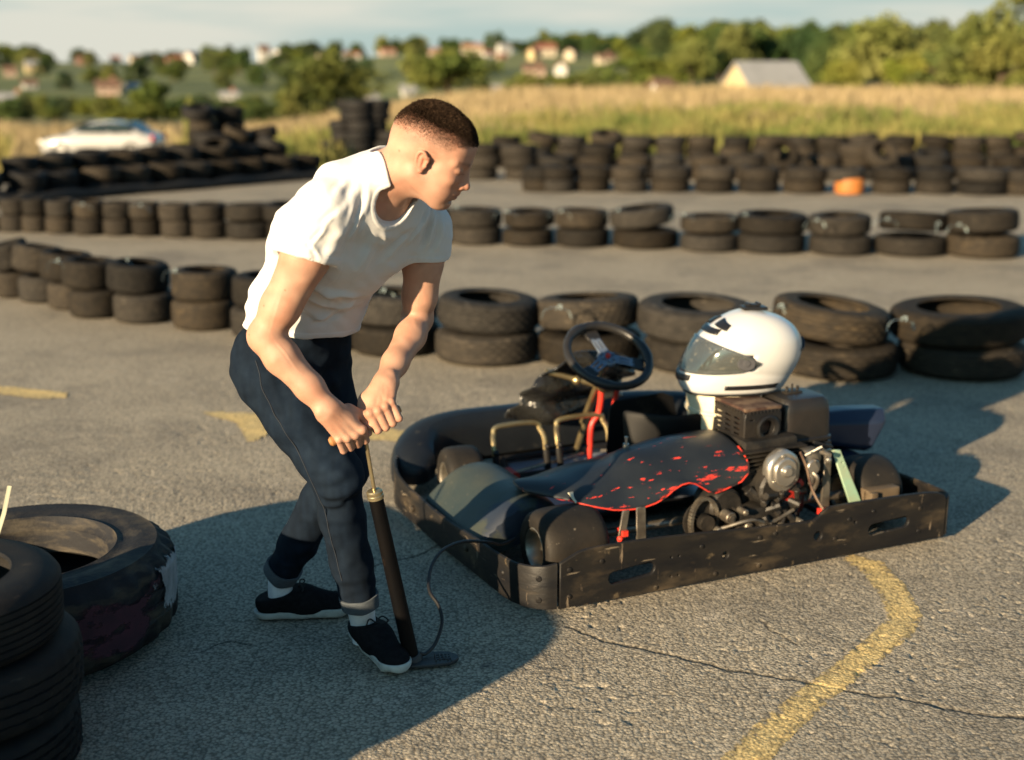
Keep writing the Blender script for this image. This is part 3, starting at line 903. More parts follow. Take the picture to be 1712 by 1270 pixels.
def row_label(k, n, lvl, nl, row):
    part = {1: ['single tyre'], 2: ['lower tyre', 'upper tyre'], 3: ['bottom tyre', 'middle tyre', 'top tyre']}.get(nl)
    part = part[lvl] if part else ('bottom' if lvl == 0 else 'top' if lvl == nl - 1 else ordinal(lvl) + '-lowest') + ' tyre'
    return f'{part} of the {ordinal(k)} stack from the left, {row}'

# nearest row, right behind the kart: (px, bottom y, width px, upper offset px, upper tilt deg, tilt dir deg, look)
ROW_A = [(14, 500, 62, 4, 16, 200, 'lower'), (62, 509, 84, -12, 9, 30, ''), (112, 521, 86, -14, 6, 10, ''), (150, 535, 92, -12, 3, 0, ''), (230, 544, 104, -12, 5, -20, ''), (332, 556, 112, 0, 1, 0, ''),
         (440, 572, 130, 2, 2, 0, ''), (545, 590, 140, 0, 2, 90, ''),
         (655, 601, 150, -3, 2, 0, ''), (812, 617, 178, 2, 3.5, -25, ''), (990, 620, 178, -2, 5, 120, ''), (1182, 632, 192, -6, 3, -60, ''), (1423, 642, 204, -18, 7, -15, ''), (1640, 642, 214, -6, 3, 200, '')]
wa = 'the nearest barrier row'
looks = {8: 'half hidden behind the bare left arm', 9: 'beside the man\'s left arm with a dusty tread', 10: 'directly behind the steering wheel', 11: 'between steering wheel and white helmet', 12: 'right behind the white helmet', 13: 'at the right edge of the picture nearest row'}
for k, (px, by, wpx, off, tl, td, lk) in enumerate(ROW_A):
    if 6 <= k <= 7: pass
    g = on_ground(px, by)
    R = wpx * g[1] / CAM_F / 2 * 1.03
    h = .190 if k > 7 else .205
    X, Y = g[0], g[1] + R * .98
    for lvl in (0, 1):
        what = 'lower' if lvl == 0 else 'upper'
        if k in looks: lab = f'{what} tyre of the stack {looks[k]}'
        else: lab = row_label(k, 14, lvl, 2, wa)
        dx = off * g[1] / CAM_F if lvl else 0
        zt = h * .98 + (abs(math.sin(math.radians(tl))) * R * .9 if lvl else 0)
        tyre(lab, 'tyres of the nearest barrier row', (X + dx, Y + (.02 if lvl else 0), zt if lvl else .002), R * (1.0 if lvl == 0 else (1.08 if k in (11, 13) else .99)), h, math.radians(tl) if lvl else 0, math.radians(td), TYRE_NEAR, which=(0, 2, 1, 2, 0, 1, 0, 1, 1, 0, 1, 2, 0, (2, 0)[lvl] if k == 13 else 1)[k] if k != 13 else (0, 2)[lvl])
for (px, y, L, a, lab) in [(930, 520, .09, .2, 'clear strap left of the stack behind the steering wheel'), (636, 492, .10, .5, 'crumpled clear strap beside the white shirt hem'), (288, 458, .07, .3, 'clear strap tied between two stacks left of the white shirt'),
                        (1300, 518, .07, .6, 'clear strap just behind the top of the white helmet'), (1506, 540, .09, .3, 'clear strap tying the two stacks right of the helmet'), (92, 441, .06, .2, 'clear strap near the left end of the nearest row'), (208, 440, .06, .0, 'clear strap over the tilted tyre at the left of the nearest row')]:
    g = on_ground(px, y, .40)
    strap(g, L, lab, a, .10, .016)

# middle row
ROW_B = [(-30, 389, 46), (16, 389, 47), (53, 390, 47), (95, 392, 54), (143, 395, 56), (192, 396, 54), (240, 397, 54), (291, 399, 58), (345, 401, 64), (411, 403, 82), (480, 405, 84), (560, 406, 86), (640, 408, 88), (712, 410, 88), (795, 412, 90),
         (883, 414, 88), (976, 416, 95), (1084, 419, 112), (1193, 424, 103), (1300, 427, 119), (1418, 430, 108), (1538, 432, 120), (1662, 435, 122)]
wb = 'the middle barrier row'
for k, (px, by, wpx) in enumerate(ROW_B):
    g = on_ground(px, by)
    R = wpx * g[1] / CAM_F / 2 * (1.0 if px > 460 else .98)
    h = .185 if px < 1640 else .215
    tops = {883: -.02, 1193: -.02}.get(px, 0)
    for lvl in (0, 1):
        tl = math.radians(tr.uniform(0, 4) if px not in (1084, 1538) else 7) if lvl else 0
        tyre(row_label(k, 23, lvl, 2, wb), 'tyres of the middle barrier row', (g[0] + (tr.uniform(-.03, .03) if lvl else 0), g[1] + R + (tr.uniform(-.03, .03) if lvl else 0), h * .99 + abs(math.sin(tl)) * R if lvl else .002), R * tr.uniform(.96, 1.02), h + tops, tl, tr.random() * 6.28)
for k, (px, y) in enumerate([(845, 357), (935, 357), (1030, 355), (1140, 362), (1243, 362), (1362, 372), (1480, 370), (1565, 378), (1600, 380), (232, 346), (135, 345), (760, 350)]):
    g = on_ground(px, y, .36)
    strap(g, .12, f'{ordinal(k)} clear strap counted along the middle barrier row' if k < 9 else ['clear strap over the middle row below the pile of tyres', 'clear strap at the left of the middle row', 'clear strap of the middle row beside the man\'s chin'][k - 9], .2 * (k % 3) + (1.1 if k == 7 else 0), .10, .018)

# far right: three rows close behind each other
wc = ['the far wall\'s front row', 'the far wall\'s second row', 'the far wall\'s rearmost row']
C1 = [(902, 322, 62), (935, 323, 64), (993, 322, 62), (1057, 323, 62), (1124, 323, 72), (1199, 324, 70), (1274, 324, 70), (1352, 325, 76), (1425, 326, 66), (1499, 326, 68), (1572, 326, 70), (1655, 328, 86), (1722, 328, 70)]
for k, (px, by, wpx) in enumerate(C1):
    g = on_ground(px, by); R = wpx * g[1] / CAM_F / 2 * .98
    for lvl in (0, 1):
        orange = (k == 8 and lvl == 0)
        tyre('bright orange painted tyre at the foot of the far right tyre wall' if orange else row_label(k, 13, lvl, 2, wc[0]), None if orange else 'tyres of the far right wall, front row',
             (g[0] + (tr.uniform(-.04, .04) if lvl else 0), g[1] + R - (.1 if orange else 0), .187 * lvl + .002), R * (.75 if orange else tr.uniform(.94, 1.03)), .19 if not orange else .24, math.radians(tr.uniform(0, 4)) if lvl else 0, tr.random() * 6.28, mat=m_tyre_orange if orange else None)
def crow(idx, Y, px0, px1, step, n_of, R):
    k = 0; px = px0
    while px < px1:
        X = (px - 856) / CAM_F * Y * 1.0
        n = n_of(px)
        for lvl in range(n):
            last = lvl == n - 1
            tl = math.radians(tr.uniform(0, 16) if last and tr.random() < .4 else tr.uniform(0, 3)) if lvl else 0
            tyre(row_label(k, 0, lvl, n, wc[idx]), 'tyres of the far right wall, ' + ('second row' if idx == 1 else 'rearmost row'), (X + tr.uniform(-.05, .05), Y + tr.uniform(-.06, .06), .19 * lvl + .002 + abs(math.sin(tl)) * R), R * tr.uniform(.92, 1.06), .195, tl, tr.random() * 6.28)
        k += 1; px += step * tr.uniform(.94, 1.06)
crow(1, 21.3, 806, 1725, 62, lambda p: 3 if p < 900 or tr.random() < .3 else 2, .30)
crow(2, 24.0, 850, 1725, 54, lambda p: 3, .295)
g = at(1305, 262, 20.6)
tyre('tyre standing on edge leaning against the second row of the far wall', None, (g[0], 20.6, .42), .27, .18, math.radians(62), math.radians(-95))
g = at(1475, 262, 20.6)
tyre('second leaning tyre on top of the far wall, right of the first', None, (g[0], 20.75, .40), .27, .18, math.radians(48), math.radians(-80))

# far left: the long heap
A0, A1 = on_ground(-20, 346)[:2], on_ground(545, 298)[:2]
e1 = (A1 - A0) / np.linalg.norm(A1 - A0); e2 = np.array([-e1[1], e1[0]])
if e2[1] < 0: e2 = -e2
Lh = np.linalg.norm(A1 - A0)
GH = 'tyres heaped in the long pile on the left'
for row in range(4):
    s = .15 + .2 * (row % 2); k = 0
    while s < Lh:
        t = s / Lh
        pc = A0 + e1 * s + e2 * (.28 + row * .52)
        spx = 856 + CAM_F * pc[0] / (pc[1] * math.cos(CAM_P) + CAM_H * math.sin(CAM_P))
        n = 2 if row == 0 else 3
        if 318 < spx < 475 and row >= 2: n = 4 if row == 2 else 5 if spx > 420 else 6
        if spx > 475 and row >= 1: n = 3 if tr.random() < .6 else 4
        if (row == 3 and spx < 300) or (row == 2 and spx < 60): n = 0
        for lvl in range(n):
            p = A0 + e1 * (s + tr.uniform(-.06, .06)) + e2 * (.28 + row * .52 + tr.uniform(-.05, .05))
            R = tr.uniform(.245, .285)
            last = lvl == n - 1 and lvl > 1
            tl = math.radians(tr.uniform(8, 30) if last and spx > 310 and tr.random() < .35 else tr.uniform(0, 6) if lvl else 0)
            tyre(f'{("bottom", "second-lowest", "third-lowest", "fourth-lowest", "fifth-lowest", "topmost")[lvl]} tyre at place {k + 1} in line {row + 1} of the left pile'.replace('at place', 'at position'), GH,
                 (p[0], p[1], .19 * lvl + .002 + abs(math.sin(tl)) * R * .8), R, .195, tl, tr.random() * 6.28, mat=m_tyre_dark if (row == 0 and lvl == 0) or tr.random() < .2 else None)
        s += .57; k += 1
# black strip added for the dark band along the foot of the heap
bb = MB(); Pb = [np.append(A0 + e1 * s - e2 * (.06 + .03 * math.sin(s * 2.3)), 0) for s in np.linspace(-.1, Lh, 24)]
rows = [[p + np.array([0, 0, .004]) for p in Pb], [p + np.array([0, 0, .15 + .02 * math.sin(i * 1.7)]) for i, p in enumerate(Pb)]]
bb.grid(rows)
m_base_strip = pmat('base_strip_black', (0.014, 0.014, 0.015), rough=.7, vscale=6)
tag(bb.build('dark_base_strip', m_base_strip, solid=.012), 'long black strip standing along the foot of the left tyre pile', 'belt')
# tower of tyres behind the man's shoulder
for k, (px, n, dy) in enumerate([(582, 4, .3), (607, 6, 0), (632, 6, .25), (596, 6, .7), (655, 3, .1), (560, 2, .1)]):
    Y = 25.6 + dy; X = (px - 856) / CAM_F * Y
    for lvl in range(n):
        tyre(f'{"top" if lvl == n - 1 else "bottom" if lvl == 0 else ordinal(lvl) + "-lowest"} tyre of the {("short left", "tall front", "tall right", "tall rear", "short right", "lowest left")[k]} stack in the dark tyre tower', 'tyres of the dark tower behind the man',
             (X + tr.uniform(-.05, .05), Y + tr.uniform(-.05, .05), .2 * lvl + .002), .29 * tr.uniform(.95, 1.05), .205, math.radians(tr.uniform(0, 3)), tr.random() * 6.28, mat=m_tyre_dark)

# ------------------------------------------------------------------ foreground left: truck tyre and a stack of car tyres
m_truck = pmat('truck_tyre_rubber', (0.016, 0.016, 0.018), (0.010, 0.010, 0.012), rough=.75, spec=.2, vscale=6, bump=.5, bscale=60, bdist=.004,
               spots=[((0.085, 0.070, 0.048), 4, .50, .25, (1, 1, 4))])
def truck_tyre():
    R, Hh = .60, .33
    out = [(.60, .10), (.62, .02), (.70, .03), (.80, .0), (.88, .02), (.90, .05), (.945, .09), (.985, .14), (1, .2), (1, .34), (.985, .36), (.985, .38), (1, .40), (1, .49), (.985, .50), (.985, .52), (1, .53), (1, .62), (.985, .64), (.985, .66), (1, .68), (1, .8), (.985, .86), (.95, .91),
           (.90, .95), (.885, .99), (.86, .985), (.80, 1.0), (.72, .985), (.66, .965), (.62, .985), (.60, .90), (.56, .86), (.555, .6), (.60, .55), (.64, .7), (.80, .80), (.90, .7), (.92, .5), (.9, .3), (.8, .2), (.62, .2)]
    seg = 128; m = len(out); V, Fc = [], []
    for k in range(seg):
        a = 2 * PI * k / seg
        for j, (r, h) in enumerate(out):
            if (6 <= j <= 8 or 21 <= j <= 23) and k % 4 < 2: r -= .035
            if 8 < j < 21 and (k + j) % 8 == 0: r -= .012
            V.append((r * R * math.cos(a), r * R * math.sin(a), h * Hh))
    for k in range(seg):
        k2 = (k + 1) % seg
        for j in range(m):
            j2 = (j + 1) % m; Fc.append((k * m + j, k2 * m + j, k2 * m + j2, k * m + j2))
    me = mesh_from('truck_tyre', V, np.array(Fc))
    bm = bmesh.new(); bm.from_mesh(me)
    for e in bm.edges:
        if len(e.link_faces) == 2 and e.calc_face_angle(0) > math.radians(40): e.smooth = False
    bm.to_mesh(me); bm.free()
    return link_mesh('truck_tyre', me, m_truck)
tt = truck_tyre()
tt.location = (-1.545, 3.715, .003)
tt.scale = (.775, .775, .90)
tt.rotation_euler = (0, 0, .6)
tag(tt, 'big truck tyre lying flat with white and dark red paint patches', 'truck tyre')
# white paint daubed on its tread: a thin skin that follows the tread, so it is part of the tyre
def daub(a0, a1, h0, h1, mat, name, R=.60, Hh=.33, seed=1):
    prof = [(.90, .96), (.945, .915), (.985, .865), (1, .8), (1, .68), (1, .53), (1, .4), (1, .3), (1, .2), (.985, .14)]
    rows = []
    n = 40
    hs = np.linspace(h0, h1, 30)
    ph = np.array([p[1] for p in prof])[::-1]; pr_ = np.array([p[0] for p in prof])[::-1]
    for h in hs:
        r = np.interp(h, ph, pr_)
        rows.append([((r * R + .004) * math.cos(a), (r * R + .004) * math.sin(a), h * Hh) for a in np.linspace(a0, a1, n)])
    m = MB(); m.grid(rows)
    o = m.build(name, mat, tt, autosmooth=0)
    at_e = o.data.attributes.new('edge', 'FLOAT', 'POINT')
    u, v = np.meshgrid(np.linspace(0, 1, n), np.linspace(0, 1, 30))
    e = np.clip(np.minimum(np.minimum(u, 1 - u), np.minimum(v, 1 - v)) / .28, 0, 1)
    if len(o.data.vertices) == e.size: at_e.data.foreach_set('value', e.ravel().astype(np.float32))
    return o
def holes(mat, scale, lo, hi, stretch=None):
    N, L = mat.node_tree.nodes, mat.node_tree.links
    tcn = N.new('ShaderNodeTexCoord'); n = N.new('ShaderNodeTexNoise'); n.inputs['Scale'].default_value = scale; n.inputs['Detail'].default_value = 7; n.inputs['Roughness'].default_value = .6
    v = tcn.outputs['Object']
    if stretch:
        mp = N.new('ShaderNodeMapping'); mp.inputs['Scale'].default_value = stretch; L.new(v, mp.inputs[0]); v = mp.outputs[0]
    L.new(v, n.inputs['Vector'])
    r = N.new('ShaderNodeMapRange'); r.inputs['From Min'].default_value = lo; r.inputs['From Max'].default_value = hi
    at_ = N.new('ShaderNodeAttribute'); at_.attribute_name = 'edge'
    ma = N.new('ShaderNodeMath'); ma.operation = 'MULTIPLY_ADD'; ma.inputs[1].default_value = .30
    su = N.new('ShaderNodeMath'); su.operation = 'SUBTRACT'; su.inputs[1].default_value = .19; L.new(n.outputs['Fac'], su.inputs[0])
    L.new(at_.outputs['Fac'], ma.inputs[0]); L.new(su.outputs[0], ma.inputs[2])
    L.new(ma.outputs[0], r.inputs['Value']); L.new(r.outputs[0], N['Principled BSDF'].inputs['Alpha'])
    return mat
m_daub = holes(pmat('white_paint_daub', (.34, .35, .36), (.20, .21, .22), rough=.8, vscale=18, bump=.4, bscale=50), 9, .44, .50)
m_daubr = holes(pmat('red_paint_daub', (.060, .018, .030), (.030, .012, .020), rough=.8, vscale=12), 7, .46, .56, (1, 1, 2.5))
tt_a = lambda px, py, z: math.atan2(on_ground(px, py, z)[1] - 3.90, on_ground(px, py, z)[0] + 1.665) - .6
daub(-.9, -.02, .30, .955, m_daub, 'white_paint_patch')
daub(-1.9, -.75, .12, .86, m_daubr, 'red_paint_patch')
GS = 'car tyres of the front left stack'
for lvl, (dx, dy, R, tl, lab) in enumerate([(.0, .0, .335, 0, 'bottom tyre of the shaded stack in the lower left corner'), (.015, .01, .335, .02, 'second tyre from the ground in the shaded lower left stack'), (-.01, .0, .325, .02, 'top tyre of the shaded lower left stack, its rim catching sun')]):
    tyre(lab, GS, (-1.435 + dx, 2.91 + dy, .002 + .178 * lvl + tl * .2), R * .94, .182, tl, 1.0, TYRE_NEAR, which=(0, 1, 2)[lvl], mat=m_tyre_dark)
for lvl in range(3):  # unseen extra stack, added only to widen the shadow on the foreground
    tyre(('bottom tyre', 'middle tyre', 'top tyre')[lvl] + ' of the unseen stack added for its shadow, outside the lower left corner', GS, (-1.69, 1.95, .002 + .2 * lvl), .335, .21, 0, 0, TYRE_NEAR, which=lvl, mat=m_tyre_dark)
m_slat = pmat('pale_strip', (.24, .24, .17), (.19, .19, .14), rough=.5, vscale=8)
sl = MB(); q0, q1 = at(-8, 905, 3.25), at(16, 812, 3.32)
sl.tube([q0 - (q1 - q0) * .8, q0, (q0 + q1) / 2 + np.array([.004, 0, 0]), q1], .0075, 6, True, .25)
tag(sl.build('plastic_strip', m_slat), 'pale thin plastic strip sticking up from the front left tyre stack', 'strip')

# ------------------------------------------------------------------ the parked car beyond the heap
def build_car():
    Y = 50.0
    base = at(175, 262, Y)
    t = thing('parked_car', 'white saloon car parked beyond the left tyre pile', 'car', (base[0], Y, float(base[2]) - .02), math.radians(176))
    m_body = pmat('car_paint', (.30, .30, .30), (.28, .28, .28), rough=.25, vscale=1, coat=.6)
    m_gl = pmat('car_glass', (.02, .03, .03), rough=.05)
    m_tl = pmat('tail_light', (.5, .02, .02), rough=.3); m_hl = pmat('head_light', (.7, .7, .68), rough=.1)
    m_blk = pmat('car_trim', (.02, .02, .02), rough=.6); m_rim = pmat('car_rim', (.45, .45, .45), rough=.35, metal=.8)
    L, W = 4.6, 1.76
    xs = [-2.3, -2.22, -1.9, -1.3, -.75, .2, .9, 1.35, 1.9, 2.2, 2.3]          # +x is the nose
    top = [.62, .90, .98, 1.0, 1.0, .96, .93, .88, .80, .70, .50]
    wd = [.70, .82, .86, .88, .88, .88, .88, .87, .84, .76, .62]
    rows = []
    for x, tz, w in zip(xs, top, wd):
        zb = .24
        rows.append([(x, -w * .92, zb), (x, -w, .42), (x, -w, tz * .75), (x, -w * .93, tz * .97), (x, -w * .6, tz * 1.015), (x, 0, tz * 1.03), (x, w * .6, tz * 1.015), (x, w * .93, tz * .97), (x, w, tz * .75), (x, w, .42), (x, w * .92, zb)])
    m = MB(); m.grid(rows)
    m.add(rows[0], [tuple(range(11))]); m.add(rows[-1], [tuple(range(11))[::-1]])
    m.build('body', m_body, t, sub=1)
    cx = [-1.75, -1.15, -.4, .25, 1.15]; cz = [.99, 1.36, 1.44, 1.42, .95]; cw = [.74, .66, .64, .64, .74]
    rows = [[(x, -w - .06, .9), (x, -w, min(z, 1.0 + (z - .95) * .7)), (x, -w * .86, z), (x, 0, z + .02), (x, w * .86, z), (x, w, min(z, 1.0 + (z - .95) * .7)), (x, w + .06, .9)] for x, z, w in zip(cx, cz, cw)]
    m = MB(); m.grid(rows); m.build('roof', m_body, t, sub=1)
    for sg in (-1, 1):
        for (xa, xb, za, zb) in ((-1.28, -.42, 1.33, 1.36), (-.32, .52, 1.36, 1.24)):
            m = MB(); y0, y1 = sg * .835, sg * .70
            m.add([(xa - .18 if xa < -1 else xa, y0, 1.01), (xb + (.25 if xb > 0 else 0), y0, 1.01), (xb, y1, zb), (xa, y1, za)], [(0, 1, 2, 3)], False)
            m.build('side_window', m_gl, t, autosmooth=0, solid=.02)
    m = MB(); m.add([(1.22, -.66, .96), (1.22, .66, .96), (.42, .56, 1.40), (.42, -.56, 1.40)], [(0, 1, 2, 3)], False); m.build('windscreen', m_gl, t, autosmooth=0, solid=.04)
    m = MB(); m.add([(-1.82, -.62, 1.02), (-1.82, .62, 1.02), (-1.2, .55, 1.38), (-1.2, -.55, 1.38)], [(0, 1, 2, 3)], False); m.build('rear_window', m_gl, t, autosmooth=0, solid=.04)
    for sg in (-1, 1):
        m = MB(); m.box((-2.23, sg * .66, .80), (.1, .26, .18), bev=.02); m.build('tail_light', m_tl, t)
        m = MB(); m.box((2.18, sg * .60, .62), (.16, .30, .14), bev=.02); m.build('headlight', m_hl, t)
        for x in (-1.38, 1.42):
            m = MB(); m.lathe([(.18, -.1), (.30, -.1), (.325, -.05), (.325, .05), (.30, .1), (.18, .1)], (x, sg * .80, .325), (0, 1, 0), 24)
            w = m.build('wheel', m_blk, t)
            m = MB(); m.lathe([(0, .07), (.10, .085), (.2, .105), (.2, -.1)], (x, sg * .80, .325), (0, sg, 0), 20); m.build('rim', m_rim, w)
    m = MB(); m.box((2.27, 0, .36), (.12, 1.3, .12), bev=.03); m.box((-2.28, 0, .40), (.1, 1.4, .14), bev=.03); m.build('bumper', m_blk, t)
build_car()
# ------------------------------------------------------------------ the kart (local: x along its rear bumper, y towards its nose)
KART = thing('go_kart', 'battered black rental go-kart with open engine and red scuffed side cover', 'go-kart', (.14, 3.85, 0), math.atan2(.408, .913))
m_bump = pmat('bumper_plastic', (0.0065, 0.0065, 0.0075), (0.012, 0.0105, 0.009), spec=.18, rough=.42, rough2=.62, vscale=5, detail=8, bump=.35, bscale=26, bdist=.004, stretch=(1, 1, 2.5),
              spots=[((0.055, 0.041, 0.026), 4, .52, .25, (1, 1, 2.5)), ((0.11, 0.09, 0.065), 60, .645, .05, (.12, .12, 1)), ((0.13, 0.10, 0.07), 34, .655, .04, (1, 1, .16)), ((0.10, 0.075, 0.045), 14, .64, .1, None)])
m_fair = pmat('fairing_plastic', (0.005, 0.0065, 0.010), (0.008, 0.010, 0.012), spec=.35, rough=.35, rough2=.55, vscale=3, bump=.12, bscale=10, spots=((0.06, 0.055, 0.045), 9, .66, .2, None))
m_pod = pmat('sidepod_plastic', (0.022, 0.030, 0.028), (0.040, 0.044, 0.034), rough=.42, rough2=.6, vscale=4, bump=.15, bscale=14,
             spots=[((0.12, 0.11, 0.085), 70, .66, .06, (.12, 1, 1)), ((0.016, 0.022, 0.035), 3.5, .56, .06, None)])
m_cover = pmat('cover_plastic', (0.009, 0.0115, 0.016), (0.016, 0.019, 0.022), rough=.36, rough2=.5, vscale=4, bump=.12, bscale=9,
               spots=[((0.10, 0.10, 0.095), 5, .66, .1, None), ((0.55, 0.04, 0.025), 16, .672, .012, (.45, 3.2, 3.2)), ((0.50, 0.04, 0.025), 7, .668, .02, (.8, 2.4, 2.4))])
# paint worn through mostly along the cover's lower rim
def rim_wear(mat):
    N, L = mat.node_tree.nodes, mat.node_tree.links
    b = N['Principled BSDF']; tcn = N.new('ShaderNodeTexCoord'); sp = N.new('ShaderNodeSeparateXYZ'); L.new(tcn.outputs['Object'], sp.inputs[0])
    mp = N.new('ShaderNodeMapping'); mp.inputs['Scale'].default_value = (.55, 2.2, 2.6); L.new(tcn.outputs['Object'], mp.inputs[0])
    n = N.new('ShaderNodeTexNoise'); n.inputs['Scale'].default_value = 11; n.inputs['Detail'].default_value = 8; n.inputs['Roughness'].default_value = .74; L.new(mp.outputs[0], n.inputs['Vector'])
    e = N.new('ShaderNodeMapRange'); e.inputs['From Min'].default_value = .20; e.inputs['From Max'].default_value = .36; e.inputs['To Min'].default_value = .17; e.inputs['To Max'].default_value = 0
    L.new(sp.outputs['Y'], e.inputs['Value'])
    a = N.new('ShaderNodeMath'); a.operation = 'ADD'; L.new(n.outputs['Fac'], a.inputs[0]); L.new(e.outputs[0], a.inputs[1])
    r = N.new('ShaderNodeMapRange'); r.inputs['From Min'].default_value = .715; r.inputs['From Max'].default_value = .73; L.new(a.outputs[0], r.inputs['Value'])
    old = b.inputs['Base Color'].links[0].from_socket
    mx = N.new('ShaderNodeMix'); mx.data_type = 'RGBA'; L.new(r.outputs[0], mx.inputs[0]); L.new(old, mx.inputs[6]); mx.inputs[7].default_value = (.50, .035, .022, 1)
    L.new(mx.outputs[2], b.inputs['Base Color'])
rim_wear(m_cover)
m_redp = pmat('red_plastic', (0.52, 0.035, 0.02), (0.35, 0.02, 0.015), rough=.45, vscale=14)
m_rededge = pmat('worn_red_edge', (0.50, 0.035, 0.02), (0.02, 0.012, 0.012), rough=.5, vscale=16, lo=.50, hi=.58)
m_slick = pmat('slick_rubber', (0.012, 0.011, 0.010), (0.022, 0.018, 0.014), spec=.15, rough=.62, vscale=7, bump=.3, bscale=60, bdist=.003, spots=((0.10, 0.085, 0.065), 40, .66, .08, None))
m_rim = pmat('rim_metal', (0.34, 0.31, 0.26), (0.16, 0.14, 0.11), rough=.42, metal=.85, vscale=16)
m_brass = pmat('zinc_tube', (0.42, 0.33, 0.17), (0.28, 0.21, 0.11), rough=.34, metal=.85, vscale=14)
m_steel = pmat('steel_dirty', (0.30, 0.27, 0.22), (0.15, 0.125, 0.10), rough=.42, metal=.8, vscale=18)
m_alu = pmat('cast_aluminium', (0.46, 0.43, 0.38), (0.34, 0.30, 0.25), rough=.32, metal=.85, vscale=9, bump=.08, bscale=40)
m_blk = pmat('black_part', (0.006, 0.006, 0.007), (0.012, 0.011, 0.010), rough=.45, spec=.3, vscale=9)
m_grime = pmat('oily_engine', (0.010, 0.0095, 0.009), (0.032, 0.027, 0.022), rough=.5, metal=.3, vscale=14, bump=.3, bscale=40)
m_box = pmat('sooty_guard', (0.009, 0.009, 0.010), (0.019, 0.0155, 0.0125), rough=.42, metal=.15, vscale=9, bump=.2, bscale=50)
m_lidb = pmat('filter_plastic', (0.008, 0.008, 0.008), (0.016, 0.013, 0.011), rough=.38, spec=.4, vscale=7, bump=.1, bscale=60)
m_rusty = pmat('rusty_lid', (0.125, 0.082, 0.055), (0.045, 0.022, 0.016), rough=.55, metal=.25, vscale=11, lo=.42, hi=.55)
m_tank = pmat('white_tank_plastic', (0.56, 0.50, 0.37), (0.45, 0.38, 0.25), rough=.45, vscale=6, sss=.1, spots=((.28, .20, .11), 9, .66, .15, None))
m_grey = pmat('spoke_alloy', (0.20, 0.24, 0.30), (0.14, 0.17, 0.22), rough=.38, metal=.6, vscale=10)
m_tray = pmat('floor_tray_metal', (0.30, 0.33, 0.40), (0.22, 0.24, 0.30), rough=.35, metal=.4, vscale=5)
m_navy = pmat('navy_plastic', (0.010, 0.016, 0.036), (0.016, 0.022, 0.042), rough=.33, vscale=4, bump=.1, bscale=12)
m_green = pmat('green_painted_strap', (0.22, 0.36, 0.26), (0.26, 0.30, 0.20), rough=.5, vscale=14, spots=((.20, .15, .09), 20, .62, .1, None))
m_film = pmat('black_film', (0.010, 0.010, 0.011), (0.02, 0.02, 0.018), rough=.16, rough2=.3, vscale=9, bump=.9, bscale=15, bdist=.02)
m_seat = pmat('seat_shell', (0.005, 0.0055, 0.007), (0.008, 0.0075, 0.007), rough=.5, spec=.10, vscale=5, spots=((.09, .065, .045), 4, .62, .2, None))
m_rubber_grip = pmat('grip_rubber', (0.012, 0.012, 0.013), (0.02, 0.018, 0.016), rough=.38, vscale=12)
m_wood = pmat('tan_block', (0.11, 0.08, 0.05), (0.07, 0.05, 0.03), rough=.7, vscale=14)

# rear bumper: the long flat plate facing the camera, with its slots and holes
def arc(c, r, a0, a1, n=8):
    return [(c[0] + r * math.cos(a0 + (a1 - a0) * i / n), c[1] + r * math.sin(a0 + (a1 - a0) * i / n)) for i in range(n + 1)]
top = [tuple(p) for p in spline([(.02, .182), (.06, .200), (.12, .217), (.30, .218), (.55, .207), (.80, .190), (1.00, .180), (1.045, .186), (1.085, .214), (1.13, .222), (1.40, .219), (1.56, .212), (1.625, .198), (1.645, .175)], 5)]
outline = [(.02, .028), (1.645, .030)] + top[::-1]
holes_ = [slot(.287, .108, .185, .052, .09), slot(1.378, .112, .195, .050, .06), circle(.66, .112, .016), circle(1.055, .122, .021), circle(.47, .14, .007, 8), circle(.47, .07, .007, 8), circle(.44, .14, .007, 8), circle(.44, .07, .007, 8), circle(1.22, .15, .009, 8)]
RX = Matrix.Rotation(PI / 2, 4, 'X')
rb = plate('rear_bumper', [outline] + holes_, .016, RX, m_bump, KART, .004)
for (x, z) in ((.05, .16), (.05, .065), (.38, .04), (.56, .16), (.80, .155), (.80, .05), (.865, .16), (1.13, .10), (1.19, .165), (1.30, .18), (1.52, .16), (1.52, .07), (.17, .17), (.62, .05)):
    m = MB(); m.lathe([(0, .004), (.004, .004), (.008, .002), (.009, 0)], (x, -.009, z), (0, -1, 0), 10); m.build('bolt_head', m_bump, rb)
# rounded corner pieces, left bumper, nose bumper, right bumper: lofted strip
def strip(path, hs, z0, thick=.014, lean=.0, n=6):
    P = spline([(*p, h) for p, h in zip(path, hs)], n)
    T = np.gradient(P[:, :2], axis=0); T /= np.linalg.norm(T, axis=1)[:, None]
    Nn = np.stack([T[:, 1], -T[:, 0]], 1)
    rows = []
    for p, nn in zip(P, Nn):
        q = lambda off, z: (p[0] + nn[0] * off, p[1] + nn[1] * off, z)
        h = p[2]; e = thick / 2
        rows.append([q(-e, z0), q(-e, h - .008), q(-e * .5, h), q(e * .6, h + .002), q(e + .004, h - .006), q(e + .004, h - .022), q(e, h - .03), q(e + lean * .6, (h + z0) / 2), q(e, z0 + .02), q(e - .008, z0)])
    return rows
def add_strip(m, rows):
    m.grid(rows, closed_u=True)
    n = len(rows[0])
    m.add(rows[0], [tuple(range(n))]); m.add(rows[-1], [tuple(range(n))[::-1]])
m = MB()
add_strip(m, strip([(.008, .0), (-.03, .012), (-.07, .05), (-.10, .12), (-.112, .25), (-.120, .40), (-.128, .55), (-.14, .72), (-.142, .90), (-.146, 1.08), (-.13, 1.22), (-.07, 1.38), (.02, 1.48)],
                   [.186, .178, .172, .168, .162, .158, .150, .150, .152, .160, .170, .172, .172], .028))
lb = m.build('left_bumper', m_bump, KART)
